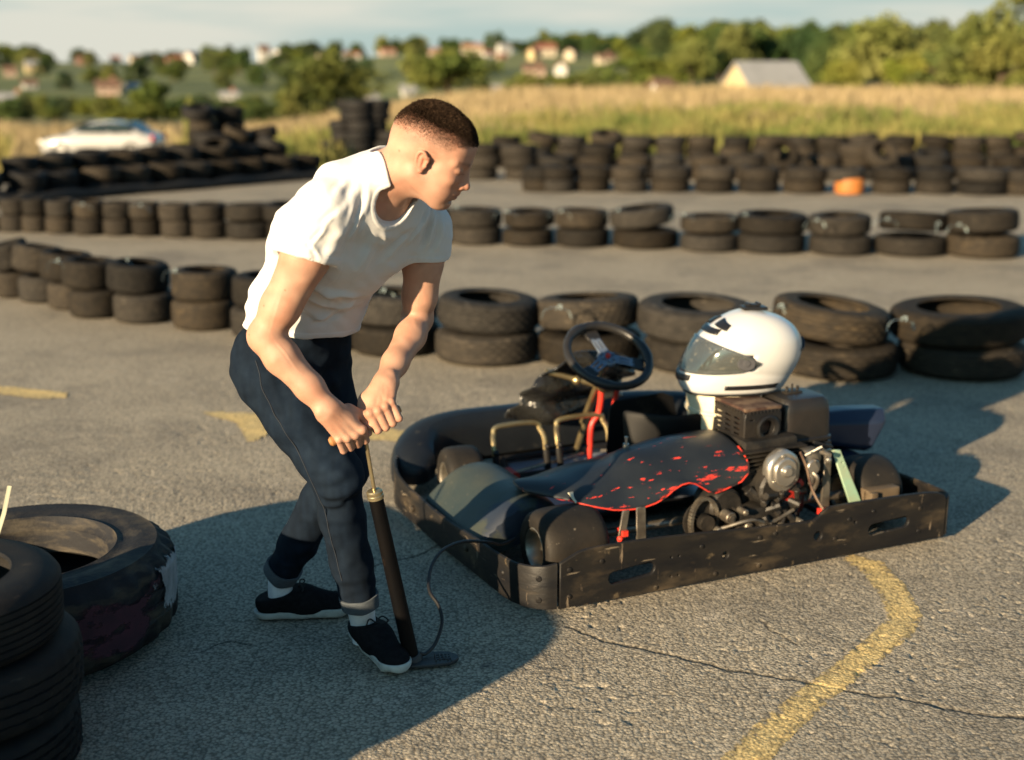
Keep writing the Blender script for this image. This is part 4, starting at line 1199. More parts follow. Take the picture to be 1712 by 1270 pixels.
for (x, y, z, nx, ny) in ((-.045, .022, .135, -.5, -.86), (-.045, .022, .06, -.5, -.86), (-.108, .17, .11, -1, -.1), (-.13, .45, .10, -1, -.1), (-.152, .95, .09, -1, 0), (-.150, 1.05, .12, -1, 0)):
    m = MB(); m.lathe([(0, .010), (.007, .010), (.012, .006), (.013, 0)], (x, y, z), (nx, ny, 0), 10); m.build('bolt_head', m_bump, lb)
m = MB()
add_strip(m, strip([(.02, 1.48), (.15, 1.56), (.45, 1.60), (.85, 1.61), (1.25, 1.58), (1.50, 1.50), (1.62, 1.36), (1.70, 1.15), (1.72, .8), (1.72, .4), (1.715, .14), (1.69, .04), (1.655, .002)],
                   [.172, .15, .14, .14, .14, .15, .16, .17, .17, .17, .178, .185, .178], .030))
m.build('side_bumper', m_bump, KART)
# frame
m = MB()
for pts in ([(.30, .12, .08), (.30, .9, .08), (.42, 1.4, .09)], [(1.30, .12, .08), (1.30, .9, .08), (1.16, 1.4, .09)], [(.02, .10, .10), (1.62, .10, .10)], [(.30, .62, .08), (1.30, .62, .08)], [(.02, 1.12, .10), (1.62, 1.12, .10)], [(.40, 1.4, .09), (1.18, 1.4, .09)],
            [(-.08, .45, .10), (.3, .5, .08)], [(-.1, .95, .10), (.3, .9, .08)]):
    m.tube(pts, .016, 8)
m.build('frame', m_blk, KART)
plateM = Matrix.Translation((0, 0, .066))
plate('floor_tray', [[(.33, .70), (1.27, .70), (1.22, 1.05), (1.14, 1.42), (.44, 1.42), (.36, 1.05)]], .006, plateM, m_tray, KART, .001)
m = MB(); m.cyl((.1, .28, .145), (1.58, .28, .145), .016, seg=12); m.build('rear_axle', m_steel, KART)
# wheels
def wheel(name, c, R, w, ry=0.0):
    t = bpy.data.objects.new(name, None); COL.objects.link(t); t.parent = KART; t.location = c; t.rotation_euler = (0, 0, ry)
    a = w / 2
    prof = [(R * .50, -a * .86), (R * .56, -a * .99), (R * .74, -a * 1.02), (R * .85, -a * .98), (R * .915, -a * .90), (R * .965, -a * .74), (R * .99, -a * .48), (R * 1.0, 0), (R * .99, a * .48), (R * .965, a * .74), (R * .915, a * .90), (R * .85, a * .98), (R * .74, a * 1.02), (R * .56, a * .99), (R * .50, a * .86)]
    m = MB(); m.lathe(prof, (0, 0, 0), (1, 0, 0), 48); m.build('tyre', m_slick, t)
    m = MB()
    for sg in (-1, 1):
        m.lathe([(R * .50, a * .86), (R * .545, a * .96), (R * .52, a * .98), (R * .47, a * .90), (R * .45, a * .45), (R * .30, a * .38), (R * .16, a * .40), (R * .15, a * .62), (R * .07, a * .64), (0.0, a * .64)], (0, 0, 0), (sg, 0, 0), 32)
        for k in range(3):
            an = k * 2.094
            m.ball((sg * a * .42, R * .23 * math.cos(an), R * .23 * math.sin(an)), .008, 8, 5)
    m.build('rim', m_rim, t)
    return t
wheel('rear_wheel', (.16, .25, .141), .139, .24)
wheel('rear_wheel', (1.50, .30, .142), .140, .21)
wheel('front_wheel', (.105, 1.085, .138), .136, .15, -.12)
wheel('front_wheel', (1.50, 1.10, .138), .136, .15, -.12)
m = MB()
for x0, x1, y0 in ((.19, .36, 1.10), (1.42, 1.24, 1.10)):
    m.tube([(x0, y0, .14), ((x0 + x1) / 2, y0, .13), (x1, 1.08, .09)], .014, 8)
    m.tube([(x0, y0 - .08, .14), (.80, 1.26, .12)], .008, 6)
m.build('steering_rods', m_steel, KART)
# left sidepod: barrel-shaped panel between the wheels
rows = []
for i, y in enumerate(np.linspace(.40, .965, 15)):
    e = abs(i / 14 - .5) * 2
    k = 1 - .13 * e ** 6
    prof = [(.25, .15), (.24, .20), (.20, .243), (.13, .264), (.055, .257), (.0, .228), (-.045, .186), (-.085, .15), (-.11, .125), (-.115, .108), (-.095, .085), (-.06, .06)]
    rows.append([(.03 + (x - .03) * (1 - .05 * e ** 6), y, .15 + (z - .15) * k) for x, z in prof])
m = MB(); m.grid(rows); n = len(rows[0]); m.add(rows[0], [tuple(range(n))]); m.add(rows[-1], [tuple(range(n))[::-1]])
m.build('side_pod', m_pod, KART, sub=1)
# nose fairing: long rounded black hump round the front
P = spline([(.015, 1.30, .12), (.015, 1.36, .20), (.045, 1.44, .255), (.12, 1.51, .285), (.28, 1.555, .295), (.55, 1.57, .290), (.85, 1.57, .292), (1.12, 1.55, .295), (1.38, 1.50, .28), (1.54, 1.40, .26), (1.60, 1.27, .2)], 5)
T = np.gradient(P[:, :2], axis=0); T /= np.linalg.norm(T, axis=1)[:, None]
rows = []
for i, (p, t2) in enumerate(zip(P, T)):
    nn = np.array([t2[1], -t2[0]])
    e = min(1, min(i, len(P) - 1 - i) / 5 + .25)
    rows.append([(p[0] + nn[0] * o * e, p[1] + nn[1] * o * e, .05 + (p[2] - .05) * z) for o, z in ((.075, .15), (.085, .55), (.075, .82), (.045, .97), (0, 1.0), (-.05, .95), (-.095, .78), (-.115, .5), (-.11, .12))])
m = MB(); m.grid(rows); n = len(rows[0]); m.add(rows[0], [tuple(range(n))]); m.add(rows[-1], [tuple(range(n))[::-1]])
m.build('nose_fairing', m_fair, KART, sub=1)
# right sidepod, navy
rows = []
for y, w in ((.38, .86), (.46, 1), (.72, 1.05), (.95, 1.0), (1.0, .9)):
    rows.append([(1.66 + (x - 1.66) * w, y, .18 + (z - .18) * w) for x, z in ((1.46, .10), (1.46, .18), (1.52, .23), (1.60, .24), (1.69, .20), (1.71, .12), (1.66, .07))])
m = MB(); m.grid(rows); n = 7; m.add(rows[0], [tuple(range(n))]); m.add(rows[-1], [tuple(range(n))[::-1]])
m.build('side_pod', m_navy, KART, sub=1)
# crumpled panel in front of the steering wheel
rows = []
for i, s in enumerate(np.linspace(0, 1, 15)):
    r_ = []
    for j, t in enumerate(np.linspace(0, 1, 17)):
        x = .44 + .58 * t + (.14 - .10 * t) * s * (1 - t) + .02 * math.sin(9 * t + 7 * s)
        z = .27 + .315 * s * (1 - .25 * (t - .45) ** 2 * 4) - .05 * (1 - s) * math.sin(t * 5)
        y = 1.40 - .17 * s + .035 * math.sin(11 * t + 5 * s) * (1 - .5 * s) + .03 * math.sin(17 * s + 6 * t) + .10 * (t - .5) ** 2
        r_.append((x, y, z))
    rows.append(r_)
m = MB(); m.grid(rows); m.build('front_panel', m_film, KART, solid=.012, sub=1)
# steering: wheel, spokes, hub, column
SCN = np.array([.775, 1.085, .592]); SN = unit((0.0, -.55, .83)); SXv = np.array([1., 0, 0]); SYv = np.cross(SN, SXv)
st = bpy.data.objects.new('steering_wheel', None); COL.objects.link(st); st.parent = KART
m = MB(); ring = [SCN + .184 * (math.cos(a) * SXv + math.sin(a) * SYv) for a in np.linspace(0, 2 * PI, 65)]
V, n = [], 64
for k in range(n):
    a = 2 * PI * k / n; d = math.cos(a) * SXv + math.sin(a) * SYv
    rr_ = .0185 + (.0035 if (k % 21) in (0, 1, 2, 20) else 0) + .0006 * math.sin(k * 16)
    V.append([SCN + d * (.179 + rr_ * math.cos(b)) + SN * rr_ * math.sin(b) for b in np.linspace(0, 2 * PI, 13)[:-1]])
m.grid(V, closed_u=True, closed_v=True); m.build('wheel_rim', m_rubber_grip, st)
def spoke(an, w0, w1, r0, r1):
    d = math.cos(an) * SXv + math.sin(an) * SYv; s = np.cross(SN, d)
    return [(r0, -w0), (r1, -w1), (r1, w1), (r0, w0)], d, s
for an in (PI / 2 + .1, PI + .58, -.42):
    d = math.cos(an) * SXv + math.sin(an) * SYv; s = np.cross(SN, d)
    Mx = Matrix(((d[0], s[0], SN[0], SCN[0] - SN[0] * .012), (d[1], s[1], SN[1], SCN[1] - SN[1] * .012), (d[2], s[2], SN[2], SCN[2] - SN[2] * .012), (0, 0, 0, 1)))
    sp_ = plate('spoke', [[(.02, -.024), (.06, -.022), (.118, -.021), (.118, .021), (.06, .022), (.02, .024)], slot(.075, .010, .05, .009), slot(.075, -.010, .05, .009), circle(.108, 0, .005, 8)], .006, Mx, m_grey, st, .001)
    Mx2 = Matrix.Translation([float(q) for q in -SN * .004]) @ Mx
    plate('spoke_sleeve', [[(.11, -.027), (.158, -.03), (.158, .03), (.11, .027)]], .014, Mx2, m_rubber_grip, sp_, .003)
m = MB()
m.lathe([(0, .006), (.038, .006), (.044, .0), (.044, -.012), (0, -.012)], SCN - SN * .014, SN, 20)
for k in range(6):
    a = k * PI / 3 + .3; c = SCN + .028 * (math.cos(a) * SXv + math.sin(a) * SYv) - SN * .008
    m.lathe([(0, .008), (.006, .008), (.007, 0)], c, SN, 8)
hub = m.build('hub', m_grey, st)
m = MB(); m.lathe([(0, .014), (.010, .014), (.012, 0)], SCN - SN * .008, SN, 8); m.build('hub_nut', m_redp, hub)
m = MB(); m.cyl(SCN - SN * .03, SCN - SN * .075, .028, .022, 14, .003); m.cyl(SCN - SN * .07, SCN - SN * .42, .011, seg=10); m.build('steering_shaft', m_brass, st)
m = MB()
m.tube([(.80, 1.20, .44), (.795, 1.27, .33), (.79, 1.36, .16), (.79, 1.41, .06)], .0135, 10)
m.tube([(.80, 1.20, .43), (.72, 1.24, .455), (.58, 1.285, .50)], .012, 10)
m.ball((.705, 1.24, .457), .02, 10, 8); m.cyl((.80, 1.17, .43), (.80, 1.24, .44), .024, seg=12)
m.build('column_support', m_brass, KART)
m = MB()
m.tube(spline([(.80, 1.19, .44), (.805, 1.20, .37), (.80, 1.215, .30), (.772, 1.22, .25), (.768, 1.225, .15), (.77, 1.23, .07)], 5), .0135, 10)
m.tube(spline([(.86, 1.16, .44), (.87, 1.18, .40), (.865, 1.19, .33), (.88, 1.2, .28)], 4), .011, 10)
m.build('column_bracket', m_redp, KART)
# pedals: two bent tube loops with black feet
for px0, px1, h in ((.29, .525, .30), (.585, .83, .30)):
    pd = bpy.data.objects.new('pedal', None); COL.objects.link(pd); pd.parent = KART
    m = MB()
    pts = [(px0, 1.16, .17), (px0, 1.18, .235), (px0 + .01, 1.205, h - .03), (px0 + .035, 1.21, h), (px1 - .035, 1.21, h), (px1 - .01, 1.205, h - .03), (px1, 1.18, .235), (px1, 1.16, .16)]
    m.tube(spline(pts, 5), .0115, 10); m.build('pedal_loop', m_brass, pd)
    m = MB()
    for x in (px0, px1):
        m.tube([(x, 1.16, .19), (x + .002, 1.15, .13), (x + .01, 1.16, .075)], .015, 10); m.ball((x, 1.15, .205), .014, 8, 6)
    m.build('pedal_foot', m_blk, pd)
m = MB(); m.box((.30, 1.10, .12), (.05, .06, .05), bev=.006); m.cyl((.33, 1.04, .13), (.33, 1.12, .13), .018, seg=12); m.tube([(.30, 1.1, .14), (.25, 1.0, .13), (.35, .9, .10)], .006, 6); m.build('brake_cylinder', m_redp, KART)
# seat: bucket shell, open towards the nose, its back towards the camera
rows = []
for s in np.linspace(0, 1, 15):                          # s: front lip -> seat back top
    cy = .98 - .40 * min(s * 1.7, 1) - .06 * max(0, s - .6)
    cz = .10 + .02 * s + (.34 * max(0, (s - .42) / .58) ** 1.15)
    row = []
    for t in np.linspace(-1, 1, 17):
        side = abs(t) ** 2.4
        lift = (.045 + .04 * math.sin(PI * min(1, s * 1.15))) * side * (1 - .75 * max(0, s - .5) / .5)
        fwd = .15 * side * max(0, (s - .35) / .65)
        row.append((.87 + .265 * t * (1 - .10 * s), cy + fwd, cz + lift))
    rows.append(row)
m = MB(); m.grid(rows)
m.build('seat', m_seat, KART, solid=.012, sub=1)
plate('seat_side_panel', [[(.665, .20), (.675, .42), (.70, .450), (.92, .462), (.97, .44), (1.0, .30), (.95, .2)]], .010, Matrix.Translation((0, .88, 0)) @ RX, m_seat, KART, .003)
# scuffed cover beside the engine
xs_ = np.linspace(0, 1, 25)
far = spline([(.16, .62, .27), (.30, .60, .30), (.45, .58, .33), (.60, .56, .36), (.78, .53, .40), (.90, .48, .41)], 5)
rid = spline([(.10, .55, .29), (.26, .49, .325), (.42, .455, .355), (.50, .43, .405), (.68, .40, .42), (.88, .37, .43)], 5)
sho = spline([(.09, .50, .285), (.20, .40, .315), (.36, .35, .338), (.49, .33, .385), (.68, .30, .40), (.89, .28, .405)], 5)
mid = spline([(.11, .45, .272), (.20, .30, .29), (.36, .25, .305), (.53, .235, .33), (.70, .225, .345), (.895, .22, .36)], 5)
edg = spline([(.15, .46, .25), (.22, .26, .268), (.42, .205, .255), (.60, .20, .315), (.74, .20, .262), (.885, .20, .305)], 5)
edg[:, 2] = np.interp(edg[:, 0], [.15, .20, .24, .34, .44, .50, .54, .585, .63, .67, .70, .74, .78, .84, .865, .89], [.262, .282, .272, .255, .250, .258, .275, .312, .322, .312, .283, .262, .265, .285, .296, .33])
rows = np.stack([far, rid, sho, mid, edg], 1)
rows = np.array([spline(r, 4) for r in rows])
rows[:, :, 2] += .004 * np.sin(rows[:, :, 0] * 23 + rows[:, :, 1] * 11)
m = MB(); m.grid(rows)
cv = m.build('engine_cover', m_cover, KART, solid=.006, sub=1)
m = MB(); m.tube(np.vstack([rows[:, -1] + [0, -.002, 0], rows[-1, ::-1][1:9]]), .0030, 6); m.build('red_edge', m_rededge, cv)
m = MB(); m.tube(rows[0], .004, 6); m.build('worn_edge', m_rusty, cv)
q = rows[5:8, -5]; m = MB(); m.box((.225, .29, .292), (.045, .05, .004), (.55, .15, .3)); m.build('torn_sticker', m_tank, cv)
m = MB(); m.cyl((.50, .43, .40), (.50, .43, .418), .012, seg=10); m.cyl((.50, .43, .418), (.50, .43, .445), .005, seg=8); m.lathe([(0, .008), (.007, .006), (.007, 0)], (.50, .43, .438), (0, 0, 1), 8); m.build('bolt', m_alu, cv)
plate('cover_stay', [[(.305, .10), (.335, .10), (.358, .27), (.335, .27)]], .008, Matrix.Translation((0, .15, 0)) @ RX, m_steel, KART, .001)
plate('cover_stay', [[(.40, .10), (.436, .10), (.428, .27), (.395, .27)]], .008, Matrix.Translation((0, .16, 0)) @ RX, m_steel, KART, .001)
m = MB(); m.box((.34, .16, .19), (.02, .05, .02)); m.ball((.325, .148, .17), .012, 8, 6); m.build('red_clip', m_redp, KART)
# white tank under the helmet
tk = thing('tank_tmp', None, None); bpy.data.objects.remove(tk)
m = MB(); m.lathe([(0, .30), (.118, .30), (.128, .31), (.131, .355), (.139, .405), (.143, .452), (.152, .456), (.152, .466), (.144, .470), (.146, .515), (.140, .535), (.120, .540), (0, .540)], (1.035, .605, 0), (0, 0, 1), 40)
m.build('white_tank', m_tank, KART)
# engine
EN = bpy.data.objects.new('engine', None); COL.objects.link(EN); EN.parent = KART
m = MB()
m.box((1.03, .36, .22), (.30, .26, .22), bev=.03)
m.box((1.03, .36, .36), (.24, .20, .12), bev=.02)
for k in range(6): m.box((1.02, .35, .305 + .016 * k), (.29, .25, .005))
m.cyl((1.0, .36, .25), (1.0, .16, .25), .085, seg=24, bev=.01)
m.cyl((.80, .33, .2), (.80, .20, .2), .07, seg=24, bev=.01)
m.box((.93, .2, .15), (.22, .1, .10), bev=.012); m.box((.96, .30, .08), (.34, .24, .02), bev=.004)
rg = random.Random(4)
for k in range(22):
    m.cyl((.80 + rg.random() * .36, .20, .10 + rg.random() * .16), (.80 + rg.random() * .02 + .18 * rg.random() + .1, .13 + rg.random() * .03, .10 + rg.random() * .15), .008 + .008 * rg.random(), seg=8, bev=.002)
m.build('engine_block', m_grime, EN)
m = MB()
hexa = [(1.012 + .066 * math.cos(a) * f, .322 + .078 * math.sin(a) * f) for a, f in zip(np.linspace(0, 2 * PI, 13)[:-1] + .26, (1, .97, 1, .97, 1, .97, 1, .97, 1, .97, 1, .97))]
hexo = [(1.012 + .068 * math.cos(a), .322 + .080 * math.sin(a)) for a in np.linspace(0, 2 * PI, 7)[:-1] + .52]
def round_poly(P, r, n=4):
    P = np.array(P); out = []
    for i in range(len(P)):
        a, b, c = P[i - 1], P[i], P[(i + 1) % len(P)]
        p0 = b + unit(a - b) * r; p1 = b + unit(c - b) * r
        for t in np.linspace(0, 1, n): out.append(tuple((1 - t) ** 2 * p0 + 2 * t * (1 - t) * b + t * t * p1))
    return out
vc = plate('valve_cover', [round_poly(hexo, .028)], .05, Matrix.Translation((0, .175, 0)) @ RX, m_alu, EN, .012)
sc_ = [(1.012 + (x - 1.012) * .72, .322 + (z - .322) * .72) for x, z in round_poly(hexo, .028)]
plate('valve_boss', [sc_], .016, Matrix.Translation((0, .148, 0)) @ RX, m_alu, vc, .006)
m = MB(); m.lathe([(0, .016), (.015, .016), (.019, .008), (.024, .006), (.026, 0)], (1.012, .142, .328), (0, -1, 0), 16)
for (x, z) in ((1.0, .385), (.965, .29), (1.06, .29)): m.lathe([(0, .008), (.006, .008), (.007, 0)], (x, .152, z), (0, -1, 0), 8)
m.build('cover_bolts', m_alu, vc)
m = MB(); m.box((1.04, .20, .225), (.11, .08, .06), (0, .4, 0), bev=.01); m.box((.90, .19, .12), (.07, .04, .04), (0, .5, 0), bev=.01); m.box((1.10, .22, .235), (.08, .05, .03), (0, -.6, 0), bev=.008); m.build('red_guard', m_redp, EN)
m = MB()
for (c, r, l) in (((.78, .19, .18), .022, .05), ((.86, .18, .135), .018, .04), ((.93, .16, .12), .014, .05), ((1.0, .16, .115), .017, .06), ((.74, .2, .13), .016, .05), ((1.07, .16, .13), .013, .05), ((.83, .17, .2), .012, .05)):
    m.cyl(c, (c[0], c[1] - l, c[2]), r, seg=12, bev=.003); m.lathe([(0, .004), (r * .5, .004), (r * .5, 0)], (c[0], c[1] - l, c[2]), (0, -1, 0), 6)
m.box((.90, .15, .095), (.26, .03, .018), (0, .08, 0), bev=.004); m.tube(spline([(.75, .16, .14), (.85, .12, .17), (.95, .14, .14), (1.06, .15, .17)], 6), .007, 8)
m.tube(spline([(1.14, .2, .31), (1.17, .16, .27), (1.16, .2, .18)], 5), .008, 8)
m.build('engine_fittings', m_steel, EN)
m = MB()
for k in range(46):
    t = k / 46 * 2 * PI
    m.box((.70 + .055 * math.cos(t), .20, .16 + .09 * math.sin(t)), (.012, .022, .010), (0, -t, 0))
m.build('chain', m_steel, EN)
m = MB(); m.lathe([(0, .0), (.075, 0), (.075, .008), (0, .008)], (.70, .215, .16), (0, 1, 0), 28); m.cyl((.70, .17, .16), (.70, .25, .16), .03, seg=16); m.build('sprocket', m_grime, EN)
# carburettor
m = MB(); m.cyl((1.16, .26, .315), (1.16, .17, .315), .03, seg=14, bev=.004); m.box((1.17, .22, .35), (.07, .06, .05), bev=.008); m.cyl((1.17, .2, .30), (1.17, .2, .24), .024, .014, 12, .003); m.cyl((1.195, .18, .37), (1.195, .13, .37), .009, seg=8); m.tube([(1.13, .19, .36), (1.17, .15, .40), (1.21, .18, .37)], .005, 6); m.ball((1.205, .15, .345), .013, 8, 6)
m.build('carburettor', m_alu, EN)
# exhaust guard box with louvres and round outlet
GB = bpy.data.objects.new('exhaust_guard', None); COL.objects.link(GB); GB.parent = KART; GB.location = (.008, 0, -.014)
bx0, bx1, by0, by1, bz0, bz1 = .925, 1.085, .305, .53, .375, .535
fr = round_poly([(bx0, bz0), (bx1, bz0), (bx1, bz1), (bx0, bz1)], .028, 4)
plate('outlet_face', [fr, circle(1.028, .462, .031, 18)] + [slot(.955 , .50, .022, .008), slot(.955, .41, .022, .008)], .008, Matrix.Translation((0, by0, 0)) @ RX, m_box, GB, .002)
m = MB(); m.lathe([(.052, 0), (.052, .006), (.044, .010), (.034, .006), (.031, -.01), (.031, -.09)], (1.028, by0 - .004, .462), (0, -1, 0), 26)
m.lathe([(.030, .0), (.030, -.10), (0, -.10)], (1.028, by0 - .004, .462), (0, -1, 0), 20)
m.build('outlet_ring', m_blk, GB)
RZ = Matrix(((0, 0, 1, bx0), (1, 0, 0, 0), (0, 1, 0, 0), (0, 0, 0, 1)))
lv = [slot(y, z, .042, .009) for y in (.355, .415, .475) for z in np.linspace(.40, .50, 6)]
plate('louvre_face', [round_poly([(by0, bz0), (by1, bz0), (by1, bz1), (by0, bz1)], .02, 4)] + lv, .006, RZ, m_box, GB, .001)
m = MB(); m.box((1.01, .42, .45), (.13, .18, .12), bev=.02); m.build('muffler', m_rusty, GB)
m = MB(); m.box((1.005, .418, bz1 + .004), (.165, .235, .016), bev=.006); lid = m.build('guard_lid', m_rusty, GB)
m = MB()
for k in range(9): m.box((bx0 + .02 + k * .016, by0 - .002, bz1 - .006), (.007, .012, .010), bev=.002)
for k in range(11): m.box((bx0 - .002, by0 + .02 + k * .019, bz1 - .006), (.012, .008, .010), bev=.002)
m.build('guard_rim', m_box, lid)
plate('guard_side', [round_poly([(by0, bz0), (by1, bz0), (by1, bz1), (by0, bz1)], .02, 4)], .006, Matrix(((0, 0, 1, bx1), (1, 0, 0, 0), (0, 1, 0, 0), (0, 0, 0, 1))), m_box, GB, .001)
# air cleaner: rounded black box above the carburettor
AB = bpy.data.objects.new('air_cleaner', None); COL.objects.link(AB); AB.parent = KART; AB.location = (.012, -.01, -.028)
m = MB()
rows = []
for z, s, ox in ((.385, .93, 0), (.392, 1.0, 0), (.396, 1.03, 0), (.406, 1.03, 0), (.411, .97, 0), (.51, .94, .0), (.548, .89, .0), (.563, .78, 0), (.567, .6, 0)):
    pr = round_poly([(-.118, -.10), (.118, -.10), (.118, .11), (-.118, .11)], .045, 5)
    rows.append([(1.225 + x * s + ox, .42 + y * s, z) for x, y in pr])
m.grid(rows, closed_u=True); n = len(rows[0]); m.add(rows[0], [tuple(range(n))]); m.add(rows[-1], [tuple(range(n))])
m.build('filter_lid', m_lidb, AB)
m = MB(); m.box((1.235, .42, .335), (.22, .19, .11), bev=.02); m.tube(spline([(1.13, .31, .39), (1.14, .30, .36), (1.17, .29, .33)], 4), .012, 8); m.box((1.27, .33, .33), (.10, .05, .12), (0, .35, 0), bev=.01); m.build('filter_base', m_blk, AB)
m = MB(); m.box((1.215, .43, .569), (.075, .035, .012), bev=.004)
for dx in (-.025, .025): m.cyl((1.215 + dx, .43, .568), (1.215 + dx, .43, .593), .006, seg=8)
m.cyl((1.215, .43, .568), (1.215, .43, .603), .004, seg=6); m.build('wing_nut', m_grime, AB)
# posts, strap, cable, blocks round the right rear wheel
plate('engine_post', [[(1.215, .12), (1.25, .12), (1.245, .37), (1.222, .37)]], .012, Matrix.Translation((0, .19, 0)) @ RX, m_steel, KART, .002)
plate('green_strap', [[(1.355, .105), (1.41, .105), (1.27, .37), (1.24, .37)], circle(1.285, .32, .006, 8), circle(1.295, .30, .005, 8)], .010, Matrix.Translation((0, .17, 0)) @ RX, m_green, KART, .002)
m = MB(); m.box((1.245, .185, .125), (.07, .04, .025), bev=.004); m.ball((1.21, .17, .14), .012, 8, 6); m.build('red_clip', m_redp, KART)
m = MB(); m.tube(spline([(1.06, .13, .40), (1.085, .12, .34), (1.10, .10, .26), (1.125, .06, .19), (1.14, .02, .16)], 5), .005, 6); m.build('throttle_cable', m_rusty, KART)
m = MB(); m.box((1.47, .16, .175), (.15, .05, .05), bev=.006); m.box((1.41, .14, .165), (.03, .05, .06), bev=.004); m.build('wheel_block', m_wood, KART)
# navy hood on the right rear: a scoop-like moulding with a flat dark end
rows = []
for i, (x, y, z, a, b) in enumerate([(1.38, .64, .325, .06, .05), (1.47, .62, .325, .085, .065), (1.58, .595, .318, .095, .080), (1.69, .57, .308, .090, .088), (1.735, .56, .304, .080, .090)]):
    pr = [(-1, -.75), (-.7, -1), (.7, -1), (1, -.7), (1, .45), (.45, 1), (-.45, 1), (-1, .5)]
    rows.append([(x + .05 * q[1] * (i / 4), y + a * q[0], z + b * q[1] * .95) for q in pr])
m = MB(); m.grid(rows, closed_u=True); m.add(rows[-1], [tuple(range(8))], False); m.add(rows[0], [tuple(range(8))[::-1]], False)
m.build('rear_hood', m_navy, KART, bevel=.01)
# ------------------------------------------------------------------ helmet
def build_helmet():
    hp = np.array([.14, 3.85]) + np.array([.913, .408]) * 1.0 + np.array([-.408, .913]) * .60
    base = np.array([hp[0] + .092, hp[1], .541])
    t = thing('helmet', 'white full-face helmet with clear visor standing on the white tank', 'helmet', base, math.radians(190))
    t.scale = (1.15, 1.12, .955)   # local +x is the face
    m_sh = pmat('helmet_shell', (.45, .45, .45), (.43, .43, .43), rough=.22, vscale=2, coat=.5)
    m_bk = pmat('helmet_trim', (.012, .012, .013), rough=.35, vscale=10)
    m_in = pmat('helmet_lining', (.05, .05, .055), rough=.9, vscale=20)
    SX, SY, SZ = .205, .150, .330
    # shell: profile by height: centre, front, back, half-width
    prof = [(.0, -.135, .196, .100), (.012, -.147, .210, .112), (.05, -.166, .221, .124), (.09, -.184, .213, .134), (.14, -.200, .194, .145), (.19, -.203, .172, .148), (.235, -.190, .143, .142), (.275, -.162, .103, .122), (.305, -.118, .056, .09), (.322, -.062, .018, .052), (.328, -.02, -.018, .004)]
    prof = np.array(prof)
    hz = np.linspace(0, .328, 44)
    from_z = lambda z: [np.interp(z, prof[:, 0], prof[:, j]) for j in (1, 2, 3)]
    sm = spline(prof, 6)
    NA = 80
    def pt(z_back_front, a):
        z, xb, xf, w = z_back_front
        cx, L = (xb + xf) / 2, (xf - xb) / 2
        ca, sa = math.cos(a), math.sin(a)
        ex = 2 / 2.25
        x = cx + L * math.copysign(abs(ca) ** ex, ca)
        y = w * math.copysign(abs(sa) ** ex, sa)
        return np.array([x, y, z])
    def opening(p):
        """>0 inside the eye port"""
        lo_ = .098 + .012 * (p[1] / .14) ** 2
        hi_ = .214 - .045 * max(0, abs(p[1]) - .06) / .09
        return p[0] > .015 and lo_ < p[2] < hi_
    rows = []
    for r_ in sm:
        row = []
        for k in range(NA):
            p = pt(r_, 2 * PI * k / NA)
            # crease running back along the side, chin bar slightly pinched
            p[1] *= 1 - .022 * math.exp(-((p[2] - .085 - .18 * (p[0] + .05)) / .012) ** 2) * (p[0] < .10)
            row.append(p)
        rows.append(row)
    rows = np.array(rows)
    m = MB()
    fs = []; M_, K_ = rows.shape[:2]
    for i in range(M_ - 1):
        for k in range(K_):
            k2 = (k + 1) % K_
            c = (rows[i, k] + rows[i, k2] + rows[i + 1, k] + rows[i + 1, k2]) / 4
            if opening(c): continue
            fs.append((i * K_ + k, i * K_ + k2, (i + 1) * K_ + k2, (i + 1) * K_ + k))
    m.add(rows.reshape(-1, 3), fs)
    sh = m.build('shell', m_sh, t, autosmooth=60)
    md = sh.modifiers.new('thick', 'SOLIDIFY'); md.thickness = .016; md.offset = -1
    # lining: dark inner shell
    m = MB(); ri = rows.copy(); c0 = np.array([.0, 0, .15]); ri = c0 + (ri - c0) * .86
    m.grid(ri, closed_u=True); m.build('lining', m_in, t)
    # visor: follows the shell just outside it, wrapping to the pivots
    m_vis = pmat('visor_clear', (.05, .058, .056), (.085, .09, .085), rough=.05, vscale=3, trans=.0, alpha=.60, coat=1.0, spec=.8, spots=((.42, .38, .28), 34, .58, .16, None))
    vr = []
    for s in np.linspace(0, 1, 16):
        row = []
        for a in np.linspace(-1, 1, 49):
            ang = a * math.radians(92)
            top_z = .226 - .075 * abs(a) ** 2.2; bot_z = .088 + .020 * abs(a) ** 3
            mid_ = .140; 
            if abs(a) > .86:
                f = (abs(a) - .86) / .14; top_z = top_z + (mid_ - top_z) * f ** 2 * .75; bot_z = bot_z + (mid_ - bot_z) * f ** 2 * .75
            z = bot_z + (top_z - bot_z) * s
            r_ = [np.interp(z, sm[:, 0], sm[:, j]) for j in range(4)]; r_[0] = z
            p = pt(r_, ang); q = np.array([p[0] - .0, p[1], 0]); q /= np.linalg.norm(q) + 1e-9
            row.append(p + q * .006)
        vr.append(row)
    m = MB(); m.grid(vr); m.build('visor', m_vis, t, solid=.003)
    for sg in (-1, 1):      # pivots
        a = math.radians(84) * sg
        z = .142; r_ = [np.interp(z, sm[:, 0], sm[:, j]) for j in range(4)]; r_[0] = z
        p = pt(r_, a)
        m = MB(); m.lathe([(0, .012), (.010, .012), (.013, .009), (.028, .009), (.032, .004), (.034, -.01)], p + np.array([.012, 0, 0]), (.1, sg, .1), 22); m.build('visor_pivot', m_in, t)
